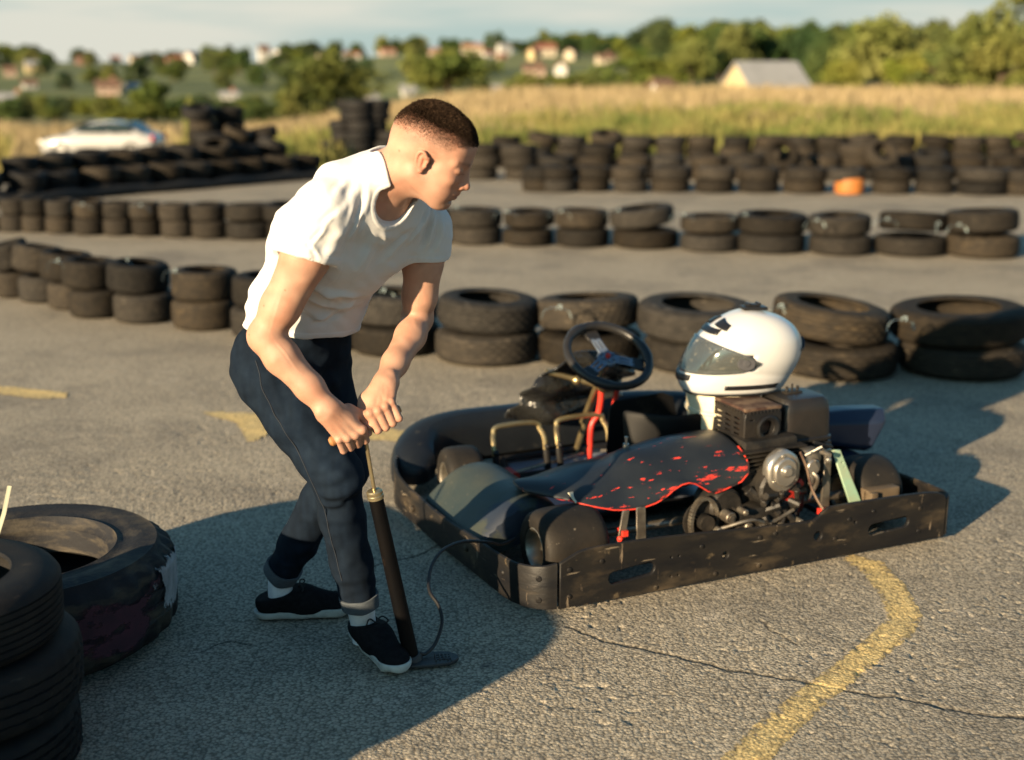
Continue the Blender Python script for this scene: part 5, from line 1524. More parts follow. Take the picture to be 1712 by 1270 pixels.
    # black strip on the lower side, chin vent, brow vent, top vent, rear spoiler
    def patch(name, z0f, z1f, a0, a1, off, th, n=16):
        rw = []
        for a in np.linspace(a0, a1, n):
            row = []
            for s in np.linspace(0, 1, 5):
                z = z0f(a) + (z1f(a) - z0f(a)) * s
                r_ = [np.interp(z, sm[:, 0], sm[:, j]) for j in range(4)]; r_[0] = z
                p = pt(r_, a); c = np.array([p[0] * .4, p[1], (p[2] - .15) * .8]); c /= np.linalg.norm(c) + 1e-9
                row.append(p + c * off)
            rw.append(row)
        mm = MB(); mm.grid(rw); return mm.build(name, m_bk, t, solid=th)
    R_ = math.radians
    for sg in (-1, 1):
        patch('side_strip', lambda a: .026, lambda a: .044, sg * R_(72), sg * R_(128), .001, .004)
        patch('spoiler', lambda a: .175 + .16 * (R_(150) - abs(a)) * -.6, lambda a: .205 - .10 * (R_(172) - abs(a)), sg * R_(150), sg * R_(172), .004, .010, 10)
        patch('top_vent', lambda a: .274 - .02 * abs(a), lambda a: .300 - .03 * abs(a), sg * R_(8), sg * R_(40), .003, .007, 14)
    patch('chin_vent', lambda a: .050 + .02 * abs(a), lambda a: .078 + .008 * abs(a), R_(-26), R_(26), .003, .008)
    patch('brow_vent', lambda a: .243, lambda a: .262, R_(-30), R_(30), .002, .006)
    m = MB(); m.box((-.035, 0, .334), (.085, .05, .014), (0, -.02, 0), bev=.004); m.box((-.03, 0, .345), (.05, .03, .012), (0, -.02, 0), bev=.004)
    for dx in (-.02, .015): m.box((-.03 + dx, 0, .352), (.008, .04, .008), bev=.002)
    m.build('crown_clip', m_bk, t)
    m = MB(); ring = [pt([0.0, *sm[0][1:]], a) * np.array([1.0, 1.0, 1]) for a in np.linspace(0, 2 * PI, 49)]
    m.tube(ring, .007, 8); m.build('neck_trim', m_bk, t)
build_helmet()
# ------------------------------------------------------------------ signed-distance modelling for the person
class Field:
    def __init__(s, lo, hi, h):
        s.lo = np.asarray(lo, float); s.h = h
        s.n = np.ceil((np.asarray(hi, float) - s.lo) / h).astype(int) + 1
        s.D = np.full(s.n, 0.05, np.float32)
    def _box(s, lo, hi):
        a = np.clip(np.floor((np.asarray(lo) - s.lo) / s.h).astype(int), 0, s.n)
        b = np.clip(np.ceil((np.asarray(hi) - s.lo) / s.h).astype(int) + 1, 0, s.n)
        return a, b
    def _apply(s, lo, hi, fn, k, op):
        pad = k + 0.012
        a, b = s._box(np.asarray(lo) - pad, np.asarray(hi) + pad)
        if (b <= a).any(): return
        X = (s.lo[0] + s.h * np.arange(a[0], b[0])).astype(np.float32)[:, None, None]
        Y = (s.lo[1] + s.h * np.arange(a[1], b[1])).astype(np.float32)[None, :, None]
        Z = (s.lo[2] + s.h * np.arange(a[2], b[2])).astype(np.float32)[None, None, :]
        d = fn(X, Y, Z)
        sl = (slice(a[0], b[0]), slice(a[1], b[1]), slice(a[2], b[2]))
        A = s.D[sl]
        if op == 'u':
            if k > 0:
                hh = np.maximum(k - np.abs(A - d), 0); s.D[sl] = np.minimum(A, d) - hh * hh / (4 * k)
            else: s.D[sl] = np.minimum(A, d)
        else:
            if k > 0:
                hh = np.maximum(k - np.abs(A + d), 0); s.D[sl] = np.maximum(A, -d) + hh * hh / (4 * k)
            else: s.D[sl] = np.maximum(A, -d)
    def cone(s, p0, r0, p1, r1, k=.01, op='u', side=None, ratio=1.0):
        p0, p1 = np.asarray(p0, float), np.asarray(p1, float)
        R = max(r0, r1) * max(1, ratio)
        lo, hi = np.minimum(p0, p1) - R, np.maximum(p0, p1) + R
        sd = None if side is None else unit(side)
        def T(p):
            return p if sd is None else p + sd * (p @ sd) * (1 / ratio - 1)
        q0 = T(p0); ab = T(p1) - q0; L2 = float(ab @ ab) + 1e-12
        def fn(X, Y, Z):
            if sd is not None:
                t = (X * sd[0] + Y * sd[1] + Z * sd[2]) * (1 / ratio - 1)
                X, Y, Z = X + sd[0] * t, Y + sd[1] * t, Z + sd[2] * t
            x, y, z = X - q0[0], Y - q0[1], Z - q0[2]
            t = np.clip((x * ab[0] + y * ab[1] + z * ab[2]) / L2, 0, 1)
            return (np.sqrt((x - ab[0] * t) ** 2 + (y - ab[1] * t) ** 2 + (z - ab[2] * t) ** 2) - (r0 + (r1 - r0) * t)).astype(np.float32)
        s._apply(lo, hi, fn, k, op)
    def chain(s, pts, rs, k=.01, **kw):
        for i in range(len(pts) - 1): s.cone(pts[i], rs[i], pts[i + 1], rs[i + 1], k, **kw)
    def ell(s, c, r, A=None, k=.01, op='u'):
        c = np.asarray(c, float); r = np.asarray(r, float); A = np.eye(3) if A is None else np.asarray(A, float)   # rows of A: the axes
        m = r.max()
        def fn(X, Y, Z):
            x, y, z = X - c[0], Y - c[1], Z - c[2]
            u, v, w = [A[i, 0] * x + A[i, 1] * y + A[i, 2] * z for i in range(3)]
            k0 = np.sqrt((u / r[0]) ** 2 + (v / r[1]) ** 2 + (w / r[2]) ** 2)
            k1 = np.sqrt((u / r[0] ** 2) ** 2 + (v / r[1] ** 2) ** 2 + (w / r[2] ** 2) ** 2) + 1e-9
            return (k0 * (k0 - 1) / k1).astype(np.float32)
        s._apply(c - m, c + m, fn, k, op)
    def cut(s, p, n, lo=None, hi=None, k=0.0):
        """remove everything on the n side of the plane through p (inside the given box)"""
        n = unit(n); p = np.asarray(p, float)
        lo = s.lo if lo is None else lo; hi = s.lo + s.h * s.n if hi is None else hi
        s._apply(lo, hi, lambda X, Y, Z: (-(X - p[0]) * n[0] - (Y - p[1]) * n[1] - (Z - p[2]) * n[2]).astype(np.float32), k, 's')
    def mesh(s, smooth=2):
        D = s.D; neg = D < 0
        c = np.zeros(s.n - 1, np.uint8)
        for i in (0, 1):
            for j in (0, 1):
                for k in (0, 1):
                    c += neg[i:s.n[0] - 1 + i, j:s.n[1] - 1 + j, k:s.n[2] - 1 + k]
        I = np.argwhere((c > 0) & (c < 8))
        lin = (I[:, 0] * s.n[1] + I[:, 1]) * s.n[2] + I[:, 2]
        corner = np.array([[i, j, k] for i in (0, 1) for j in (0, 1) for k in (0, 1)])
        vals = np.stack([D[I[:, 0] + q[0], I[:, 1] + q[1], I[:, 2] + q[2]] for q in corner], 1)
        acc = np.zeros((len(I), 3)); cnt = np.zeros(len(I))
        for a in range(8):
            for b in range(a + 1, 8):
                if np.abs(corner[a] - corner[b]).sum() != 1: continue
                da, db = vals[:, a], vals[:, b]
                m = (da < 0) != (db < 0)
                t = (da[m] / (da[m] - db[m]))[:, None]
                acc[m] += corner[a] + (corner[b] - corner[a]) * t; cnt[m] += 1
        V = s.lo + s.h * (I + acc / cnt[:, None])
        F = []
        for ax in range(3):
            o1, o2 = [(1, 2), (2, 0), (0, 1)][ax]
            sl0 = [slice(None)] * 3; sl1 = [slice(None)] * 3
            sl0[ax] = slice(0, -1); sl1[ax] = slice(1, None)
            x = neg[tuple(sl0)] != neg[tuple(sl1)]
            E = np.argwhere(x)
            E = E[(E[:, o1] > 0) & (E[:, o2] > 0) & (E[:, o1] < s.n[o1] - 1) & (E[:, o2] < s.n[o2] - 1)]
            quad = []
            for (d1, d2) in ((0, 0), (-1, 0), (-1, -1), (0, -1)):
                q = E.copy(); q[:, o1] += d1; q[:, o2] += d2
                quad.append(np.searchsorted(lin, (q[:, 0] * s.n[1] + q[:, 1]) * s.n[2] + q[:, 2]))
            Q = np.stack(quad, 1)
            flip = ~neg[E[:, 0], E[:, 1], E[:, 2]]
            Q[flip] = Q[flip][:, ::-1]
            F.append(Q)
        F = np.concatenate(F)
        F = F[(F < len(V)).all(1)]
        for _ in range(smooth): V = laplace(V, F, .5)
        return V, F
def laplace(V, F, f):
    acc = np.zeros_like(V); cnt = np.zeros(len(V))
    for a, b in ((0, 1), (1, 2), (2, 3), (3, 0)):
        for u, w in ((a, b), (b, a)):
            for d in range(3): acc[:, d] += np.bincount(F[:, u], V[F[:, w], d], len(V))
            cnt += np.bincount(F[:, u], minlength=len(V))
    return V + f * (acc / np.maximum(cnt, 1)[:, None] - V)
def vnormals(V, F):
    n = np.cross(V[F[:, 2]] - V[F[:, 0]], V[F[:, 3]] - V[F[:, 1]])
    N_ = np.zeros_like(V)
    for k in range(4):
        for d in range(3): N_[:, d] += np.bincount(F[:, k], n[:, d], len(V))
    return N_ / (np.linalg.norm(N_, axis=1)[:, None] + 1e-12)
def largest_island(V, F):
    lab = np.arange(len(V))
    while True:
        m = lab[F].min(1); new = lab.copy()
        for k in range(4): np.minimum.at(new, F[:, k], m)
        new = new[new]
        if (new == lab).all(): break
        lab = new
    ids, ct = np.unique(lab, return_counts=True)
    keep = lab == ids[ct.argmax()]
    re = np.cumsum(keep) - 1
    return V[keep], re[F[keep[F].all(1)]]
def folds(V, N_, lines):
    """press folds into cloth: lines = (p0, p1, half width, height); each raises a ridge that fades at its ends, with a valley beside it"""
    out = V.copy()
    for (p0, p1, w, amp) in lines:
        p0, p1 = np.asarray(p0), np.asarray(p1)
        ab = p1 - p0; L2 = ab @ ab
        t = ((V - p0) @ ab) / L2
        tc = np.clip(t, 0, 1)
        q = p0 + tc[:, None] * ab
        bow = np.cross(unit(ab), N_)                       # across the fold on the surface
        dd = V - q
        x = np.einsum('ij,ij->i', dd, bow) + .25 * w * np.sin(tc * 6 + p0[0] * 40)
        dist = np.linalg.norm(dd, axis=1)
        fade = np.exp(-np.maximum(0, dist - 2.2 * w) ** 2 / (2 * (w * 1.2) ** 2)) * np.sin(PI * np.clip(tc * .9 + .05, 0, 1)) ** .7
        prof = np.exp(-(x / w) ** 2) - .75 * np.exp(-((x - 1.5 * w) / (w * 1.1)) ** 2)
        out += N_ * (amp * prof * fade)[:, None]
    return out
def vcolor(me, col, name='tint'):
    a = me.color_attributes.new(name, 'FLOAT_COLOR', 'POINT')
    c = np.ones((len(col), 4), np.float32); c[:, :3] = col
    a.data.foreach_set('color', c.ravel())

# ------------------------------------------------------------------ the man, posed from the photograph
FW = unit((.72, -.69, 0)); RT = unit((-.69, -.72, 0))
S_pel, S_wai, S_che, S_upp, S_nek = at(493, 600, 3.74), at(514, 505, 3.70), at(566, 402, 3.58), at(616, 336, 3.50), at(652, 296, 3.47)
SH_R, SH_L = at(542, 356, 3.37), at(706, 380, 3.66)
EL_R, EL_L = at(445, 562, 3.39), at(699, 532, 3.70)
HND0, HND1 = at(550, 740, 3.388), at(670, 682, 3.455)                    # the two ends of the pump's wooden handle
HA = unit(HND1 - HND0)
HC_R, HC_L = HND0 + (HND1 - HND0) * .27, HND0 + (HND1 - HND0) * .76
WR_R, WR_L = at(549, 684, 3.355), at(643, 640, 3.475)
HEADC = at(720, 256, 3.39)
yaw, pitch = math.radians(-11), math.radians(-27)
HF = np.array([math.cos(pitch) * math.cos(yaw), math.cos(pitch) * math.sin(yaw), math.sin(pitch)])
HL = unit(np.cross([0, 0, 1.0], HF)); HU = np.cross(HF, HL)
HLr = math.radians(4); HL, HU = HL * math.cos(HLr) + HU * math.sin(HLr), HU * math.cos(HLr) - HL * math.sin(HLr)
HS = 1.10
HB = np.stack([HF, HL, HU])
def hd(x, y, z): return HEADC + HS * (x * HF + y * HL + z * HU)
ORG = np.array([-.56, 3.66, 0.0])

def torso(f, off, k=.05):
    hr, hw = 1.36, 1.0
    f.chain([S_pel, S_wai, S_che, S_upp], [.128 + off, .128 + off, .148 + off, .118 + off], k, side=RT, ratio=1.30)
    f.cone(S_upp, .115 + off, S_nek, .072 + off, k)
    f.cone(S_upp + RT * .03, .095 + off, SH_R + np.array([.01, 0, -.0]), .078 + off, .05)
    f.cone(S_upp - RT * .03, .090 + off, SH_L + np.array([0, 0, -.0]), .074 + off, .05)
    f.ell(S_che * .75 + S_upp * .25 + FW * .075 + RT * .075 - np.array([0, 0, .035]), np.array([.085, .06, .07]) + off, np.stack([RT, FW, [0, 0, 1]]), .04)   # chest muscles
    f.ell(S_che * .75 + S_upp * .25 + FW * .075 - RT * .085 - np.array([0, 0, .035]), np.array([.085, .06, .07]) + off, np.stack([RT, FW, [0, 0, 1]]), .04)
def neck(f, off=0.0):
    f.cone(S_nek - np.array([.03, -.03, .02]), .078 + off, hd(-.030, 0, -.035), .066 + off, .03)
    f.cone(S_nek + np.array([.01, -.02, .0]), .060 + off, hd(.005, 0, -.055), .050 + off, .03)
    f.cone(S_upp + RT * .10 + np.array([0, 0, .045]), .035 + off, hd(-.035, -.02, -.045), .036 + off, .05)
    f.cone(S_upp - RT * .10 + np.array([0, 0, .045]), .035 + off, hd(-.035, .02, -.045), .036 + off, .05)

# --- skin
f = Field((-.80, 3.18, .62), (-.02, 3.92, 1.74), .0024)
torso(f, -.012)
neck(f)
for (sh, el, wr, rs, bulge, hcn) in ((SH_R, EL_R, WR_R, (.068, .061, .051, .0470, .0475, .0390, .0315), 1, HC_R), (SH_L, EL_L, WR_L, (.064, .057, .047, .0425, .0440, .0370, .0300), -1, HC_L)):
    m1, m2 = sh + (el - sh) * .35, sh + (el - sh) * .75
    e2, e3 = el + (wr - el) * .28, el + (wr - el) * .70
    out = RT * bulge
    f.chain([sh, m1 + FW * .006, m2, el], [rs[0], rs[1], rs[2], rs[3]], .025)
    f.cone(m1 + FW * .022, rs[1] * .74, m2 + FW * .016, rs[2] * .72, .03)            # biceps
    f.chain([el, e2 + out * .006, e3, wr], [rs[3], rs[4], rs[5], rs[6]], .02)
    f.ell(el - FW * .022 - np.array([0, 0, .0]), (.027, .027, .032), None, .03)         # point of the elbow
# hands: frame (a = along the handle towards the index finger, w = towards the wrist, n = towards the viewer)
def hand(f, hc, wr, a, flip):
    s = 1.10
    w = wr - hc; w = unit(w - a * (w @ a))
    n = np.cross(a, w)
    if n[1] > 0: n = -n
    P = lambda A, W, Nn: hc + s * (A * a + W * w + Nn * n)
    ang = lambda A, th, r: P(A, r * math.cos(math.radians(th)), r * math.sin(math.radians(th)))
    wl = wr + (hc - wr) * .06
    mc = []
    for i, (A, dth, sc, r) in enumerate(((.0325, 2, 1.0, .0112), (.0110, -3, 1.06, .0114), (-.0105, 0, 1.0, .0108), (-.0305, 8, .86, .0096))):
        mcp = ang(A, 66 - dth, .0400 * (1 if i < 3 else .95)); pip = ang(A * .98 - .001, 142 - dth, .0350 * (.9 + .1 * sc)); dip = ang(A * .96, 214, .0255); tip = ang(A * .96 - .001, 285, .0225)
        base = wl + a * (A * s * .62) + n * .006 + w * (-.006)
        f.cone(base, .0150 * s, mcp - n * .004, r * 1.05 * s, .016)
        f.ell(mcp + n * .0020 + w * .002, np.array([1, 1, 1]) * r * 1.08 * s, None, .005)
        f.cone(mcp, r * 1.04 * s, pip, r * 1.0 * s, .003)
        f.cone(pip, r * .98 * s, dip, r * .9 * s, .0025)
        f.cone(dip, r * .9 * s, tip, r * .8 * s, .0025)
        mc.append((mcp, pip))
    # body of the palm, on top of the handle
    f.ell(P(.0, .048, .004), np.array([.043, .030, .017]) * s, np.stack([a, w, n]), .016)
    f.cone(wr, .030, P(0, .055, .004), .024 * s, .02, side=a, ratio=1.15)
    f.ell(P(-.030, .036, -.008), np.array([.014, .026, .015]) * s, np.stack([a, w, n]), .014)
    # thumb: leaves the index side near the wrist and closes along the handle
    t0, t1, t2, t3 = P(.024, .062, -.008), P(.046, .036, -.004), P(.052, .008, .010), P(.046, -.010, .024)
    f.cone(t0, .0165 * s, t1, .0128 * s, .012); f.cone(t1, .0122 * s, t2, .0105 * s, .005); f.cone(t2, .0104 * s, t3, .0088 * s, .003)
    # tendons and wrist bone
    for i in (0, 1, 2): f.cone(wl + a * ((.034, .0115, -.0105)[i] * s * .5) + n * .019, .0045, mc[i][0] + n * .006, .0045, .009)
    f.ell(wr - a * .026 + n * .012 + w * .012, (.011, .011, .011), None, .012)
    return mc
KN_R = hand(f, HC_R, WR_R, HA, 1)
KN_L = hand(f, HC_L, WR_L, -HA, -1)
# --- head
E3 = lambda c, r, k=.012, op='u', A=None: f.ell(hd(*c), np.array(r) * HS, HB if A is None else A, k * HS, op)
C3 = lambda p0, r0, p1, r1, k=.01, op='u': f.cone(hd(*p0), r0 * HS, hd(*p1), r1 * HS, k * HS, op)
E3((-.010, 0, .034), (.098, .076, .080), .03)
E3((-.048, 0, .010), (.054, .062, .058), .03)
E3((.050, 0, .045), (.046, .060, .050), .03)
E3((.056, 0, -.030), (.042, .053, .060), .03)
for sg in (-1, 1):
    E3((.052, .040 * sg, -.014), (.026, .022, .020), .02)
    C3((-.004, .052 * sg, -.050), .020, (.066, .018 * sg, -.091), .017, .02)
    E3((.030, .046 * sg, -.050), (.034, .016, .030), .02)
    E3((.058, .031 * sg, -.062), (.030, .020, .032), .02)
    C3((.0885, .012 * sg, .020), .009, (.072, .046 * sg, .019), .008, .016)
E3((.076, 0, -.094), (.020, .022, .016), .014)
E3((.078, 0, -.062), (.0235, .030, .030), .016)
C3((.0, 0, -.075), .030, (.055, 0, -.090), .020, .03)
for sg in (-1, 1):
    E3((.108, .033 * sg, .004), (.018, .017, .010), .010, 's')
    E3((.0795, .0310 * sg, .002), (.0145, .0150, .0120), .004)
    E3((.0815, .0310 * sg, .0045), (.0125, .0165, .0085), .006)          # lowered upper lid
    E3((.070, .034 * sg, -.022), (.022, .020, .016), .016)               # cheek under the eye
C3((.089, 0, .016), .0090, (.1085, 0, -.026), .0100, .010)
C3((.086, 0, -.006), .0135, (.097, 0, -.034), .0135, .012)
E3((.1120, 0, -.031), (.0110, .0115, .0095), .006)
for sg in (-1, 1):
    E3((.1005, .0130 * sg, -.035), (.0110, .0065, .0075), .006)
    E3((.1070, .0062 * sg, -.0425), (.0045, .0028, .0028), .003, 's')
C3((.099, 0, -.042), .0060, (.097, 0, -.054), .0075, .010)
E3((.0955, 0, -.0580), (.0090, .0235, .0062), .007)
E3((.0935, 0, -.0690), (.0090, .0200, .0066), .007)
E3((.1035, 0, -.0632), (.0080, .0220, .0010), .0025, 's')
E3((.0980, 0, -.0805), (.010, .020, .0035), .008, 's')
for sg in (-1, 1):
    A = np.stack([unit(HF * .96 - HU * .25 ), unit(HL), unit(HU * .96 + HF * .25)]) if False else np.stack([unit(HF + HU * .22), HL, unit(HU - HF * .22)])
    es = .76; ex, ez = .009, -.010
    e_ = lambda x, y, z: (ex + x * es, y * sg, ez + z * es)
    E3(e_(-.006, .0755, .000), np.array((.0185, .0085, .0320)) * es, .004, 'u', A)
    E3(e_(.000, .0830, .002), np.array((.0110, .0075, .0185)) * es, .003, 's', A)
    hel = [(-.006 + .0180 * math.cos(t) - .007 * math.sin(t), (.0795 + .0020 * math.sin(t)), .003 + .0300 * math.sin(t)) for t in np.linspace(.20 * PI, 1.58 * PI, 12)]
    hel = [(.012, .0765, .010)] + [(.010, .0775, .020)] + hel
    for q0, q1 in zip(hel[:-1], hel[1:]): C3(e_(*q0), .0040, e_(*q1), .0038, .0025)
    E3(e_(.000, .0770, -.029), np.array((.0085, .0065, .0090)) * es, .004)
    C3(e_(.0115, .0775, -.006), .0040, e_(.0095, .0770, .006), .003, .003)
    C3(e_(-.008, .079, .012), .003, e_(-.004, .0785, -.014), .003, .003)
V, F = f.mesh(1)
V, F = largest_island(V, F)
del f
Nn = vnormals(V, F)
V = folds(V, Nn, [(at(x0, y0, Y), at(x1, y1, Y), 0.004, .0006) for x0, y0, x1, y1, Y in ((470, 600, 540, 690, 3.34), (455, 560, 500, 620, 3.33), (690, 560, 650, 640, 3.62), (700, 480, 692, 560, 3.62), (560, 690, 588, 715, 3.33), (640, 650, 645, 690, 3.43), (652, 655, 656, 690, 3.45), (475, 480, 450, 560, 3.33))])
loc = (V - HEADC) @ HB.T / HS                              # head coordinates
hx, hy, hz = loc.T
inhead = (np.abs(hx) < .14) & (np.abs(hy) < .10) & (hz > -.16) & (hz < .16)
col = np.ones((len(V), 3))
def tint(mask, c):
    m = np.clip(mask, 0, 1)[:, None]; col[:] = col * (1 - m) + np.array(c) * m
g3 = lambda c, r: np.exp(-(((hx - c[0]) / r[0]) ** 2 + ((np.abs(hy) - c[1]) / r[1]) ** 2 + ((hz - c[2]) / r[2]) ** 2)) * inhead
tint(.55 * g3((.085, .030, -.03), (.05, .03, .035)), (1.0, .72, .62))
tint(.75 * g3((.006, .080, -.010), (.022, .015, .032)), (1.0, .58, .50))
tint(.6 * g3((.118, 0, -.03), (.02, .02, .015)), (1.0, .66, .58))
tint(.85 * g3((.103, 0, -.062), (.012, .021, .010)), (.86, .50, .46))
tint(.9 * g3((.106, 0, -.0627), (.012, .020, .0022)), (.35, .16, .14))
brow = np.exp(-(((hz - .0245 - .10 * (np.abs(hy) - .03) * (np.abs(hy) < .03)) / .0050) ** 2)) * (np.abs(hy) > .010) * (np.abs(hy) < .052) * (hx > .055) * inhead
tint(.88 * brow, (.16, .10, .07))
tint(.95 * np.exp(-(((hz + .0035) / .0020) ** 2)) * (np.abs(np.abs(hy) - .031) < .016) * (hx > .075) * inhead, (.10, .06, .05))
jaw = np.clip((-.035 - hz) / .03, 0, 1) * (hx > .0) * inhead
tint(.22 * jaw, (.80, .70, .66))
hairline = .064 + .06 * hx
hairline = np.where(hx > .055, np.maximum(hairline, .066 + 1.1 * np.clip(np.abs(hy) - .045, 0, 1) * -1 + .002), hairline)
nohair = (hx > .048 + .55 * (hz - .0) * .9) & (hz < .072) | (hx > .100)
fade = sstep(-.070, .020, hz - hairline) * inhead
front_ok = 1 - sstep(.030, .052, hx - .42 * np.clip(hz, -.02, .2) - .012 * (hz > .06))
front_ok = np.where(hz > .068 - .25 * np.clip(np.abs(hy) - .05, 0, 1), 1.0, front_ok)
scalp = fade * front_ok * (np.abs(hy) < .0765 + .0 * hz) 
scalp = np.where((np.abs(hx - .006) < .022) & (np.abs(hz + .010) < .030) & (np.abs(hy) > .07), 0, scalp)
nz = vnoise(V[:, 0] / .0016 + V[:, 1] / .003 + 500, V[:, 2] / .0016 + 900, 41)
tint(.80 * np.clip(scalp * (.55 + .9 * nz), 0, 1), (.22, .13, .085))
for kn in KN_R + KN_L:
    for p in kn[:2]:
        d = np.linalg.norm(V - p, axis=1); tint(.4 * np.exp(-(d / .014) ** 2), (1.0, .70, .62))
arm_l = np.exp(-(np.minimum(np.linalg.norm(V - (EL_R), axis=1), np.linalg.norm(V - EL_L, axis=1)) / .06) ** 2); tint(.25 * arm_l, (1.0, .80, .72))
blot = vnoise(V[:, 0] / .045 + V[:, 1] / .05 + 700, V[:, 2] / .05 + 700, 43); tint(.55 * sstep(.45, .85, blot), (1.02, .86, .80))
mott = vnoise(V[:, 0] / .02 + V[:, 1] / .03 + 300, V[:, 2] / .022 + 300, 42); col *= (.88 + .22 * mott)[:, None]
r5 = np.random.default_rng(3)
for c in [hd(.03, -.06, .004), hd(.024, -.062, -.006), hd(-.055, -.06, -.012)] + [SH_R + (EL_R - SH_R) * t + r5.normal(size=3) * .02 + RT * .06 for t in (.62, .7, .9)]:
    i = np.argmin(np.linalg.norm(V - c, axis=1)); d = np.linalg.norm(V - V[i], axis=1); tint(.75 * np.exp(-(d / .0025) ** 2), (.30, .16, .11))
m_skin = pmat('skin', (.365, .212, .150), (.325, .180, .124), rough=.58, vscale=22, attr='tint', sss=.10, bump=.22, bscale=300, bdist=.002, spec=.3)
me = mesh_from('person', V - ORG, F)
vcolor(me, col)
MAN = link_mesh('person', me, m_skin)
MAN.location = ORG
tag(MAN, 'young man in white T-shirt and dark jeans bent over working the hand pump', 'person')

# --- hair: short strands growing from the scalp, longer on top, fading out at the sides
dens = scalp * sstep(-.046, .028, hz - hairline) ** 1.5
rs_ = np.random.default_rng(12)
cand = np.where(dens > .04)[0]
pk = cand[rs_.integers(0, len(cand), 125000)]
pk = pk[rs_.random(len(pk)) < dens[pk]]
p = V[pk] + rs_.normal(size=(len(pk), 3)) * .0016
nrm = Nn[pk]
topness = sstep(.01, .055, (hz - hairline)[pk])
ln = (.0025 + .0120 * topness) * (0.7 + .6 * rs_.random(len(pk)))
dirn = nrm * .62 + HF * .55 * topness[:, None] - HU * (.40 * (1 - topness))[:, None] + rs_.normal(size=p.shape) * .20
dirn /= np.linalg.norm(dirn, axis=1)[:, None]
tip = p + dirn * ln[:, None]
mid = p + (nrm * .75 + dirn * .35) * (ln * .52)[:, None]
sdv = np.cross(dirn, rs_.normal(size=p.shape)); sdv /= np.linalg.norm(sdv, axis=1)[:, None]; sdv *= (.0005 + .0003 * topness)[:, None]
Vh = np.stack([p - sdv, p + sdv, mid + sdv * .8, mid - sdv * .8, tip], 1)
b = np.arange(len(p))[:, None] * 5
Fh = np.concatenate([b + [0, 1, 2], b + [0, 2, 3], b + [3, 2, 4]])
m_hair = pmat('hair_brown', (.018, .0105, .0065), (.032, .019, .011), rough=.75, vscale=90, spec=.08)
link_mesh('hair', mesh_from('hair', Vh.reshape(-1, 3) - ORG, Fh), m_hair, MAN)

# --- T-shirt
f = Field((-.86, 3.14, .84), (-.08, 3.98, 1.66), .0027)
torso(f, .004)
sl_r, sl_l = at(497, 436, 3.385), at(715, 436, 3.67)         # sleeve ends (on the arm's axis)
def sleeve(sh, el, r, cutp, cutn, shift):
    g = Field(f.lo, f.lo + f.h * (f.n - 1), f.h)
    g.cone(sh, r, sh + (el - sh) * .28, r - .001, .04); g.cone(sh + (el - sh) * .28, r - .001, sh + (el - sh) * .62, r - .003, .02)
    g.cut(cutp, cutn)
    hh = np.maximum(.035 - np.abs(f.D - g.D), 0) * (np.minimum(f.D, g.D) < .03)
    f.D = np.minimum(f.D, g.D) - hh * hh / (4 * .035)
ar, al = unit(EL_R - SH_R), unit(EL_L - SH_L)
sleeve(SH_R, EL_R, .086, at(494, 424, 3.385), unit(ar + .30 * FW), 0)
sleeve(SH_L, EL_L, .080, at(714, 424, 3.68), unit(al + np.array([-.12, 0, 0])), 0)
f.cone(S_upp + RT * .09 + np.array([0, 0, .05]), .040, S_nek + np.array([-.045, .045, .00]), .050, .04)
f.cone(S_upp - RT * .09 + np.array([0, 0, .05]), .040, S_nek + np.array([-.02, .055, .0]), .050, .04)
neck(f, .010)
# looser cloth: belly hanging away at the front, flare at the hem
f.cone(S_wai + FW * .045 - np.array([0, 0, .02]), .105, S_pel + FW * .055 + np.array([0, 0, .03]), .125, .04, side=RT, ratio=1.25)
f.cone(S_wai - FW * .02, .125, S_pel - FW * .035 + np.array([0, 0, .02]), .135, .04, side=RT, ratio=1.2)
# hem
hem0, hem1, hem2 = at(383, 528, 3.86), at(500, 569, 3.52), at(588, 552, 3.74)
hn = unit(np.cross(hem1 - hem0, hem2 - hem0)); hn = hn if hn[2] < 0 else -hn
f.cut(hem1 + np.array([0, 0, .003]), hn)
# hollow
def hollow(f):
    f.chain([S_pel - np.array([0, 0, .15]), S_wai, S_che, S_upp], [.115, .115, .132, .104], .0, side=RT, ratio=1.30, op='s')
    f.chain([SH_R + (EL_R - SH_R) * .15, SH_R + (EL_R - SH_R) * .75], [.070, .0745], .0, op='s'); f.chain([SH_L + (EL_L - SH_L) * .15, SH_L + (EL_L - SH_L) * .75], [.066, .069], .0, op='s')
    f.cone(S_upp, .090, S_nek, .048, .0, op='s')
hollow(f)
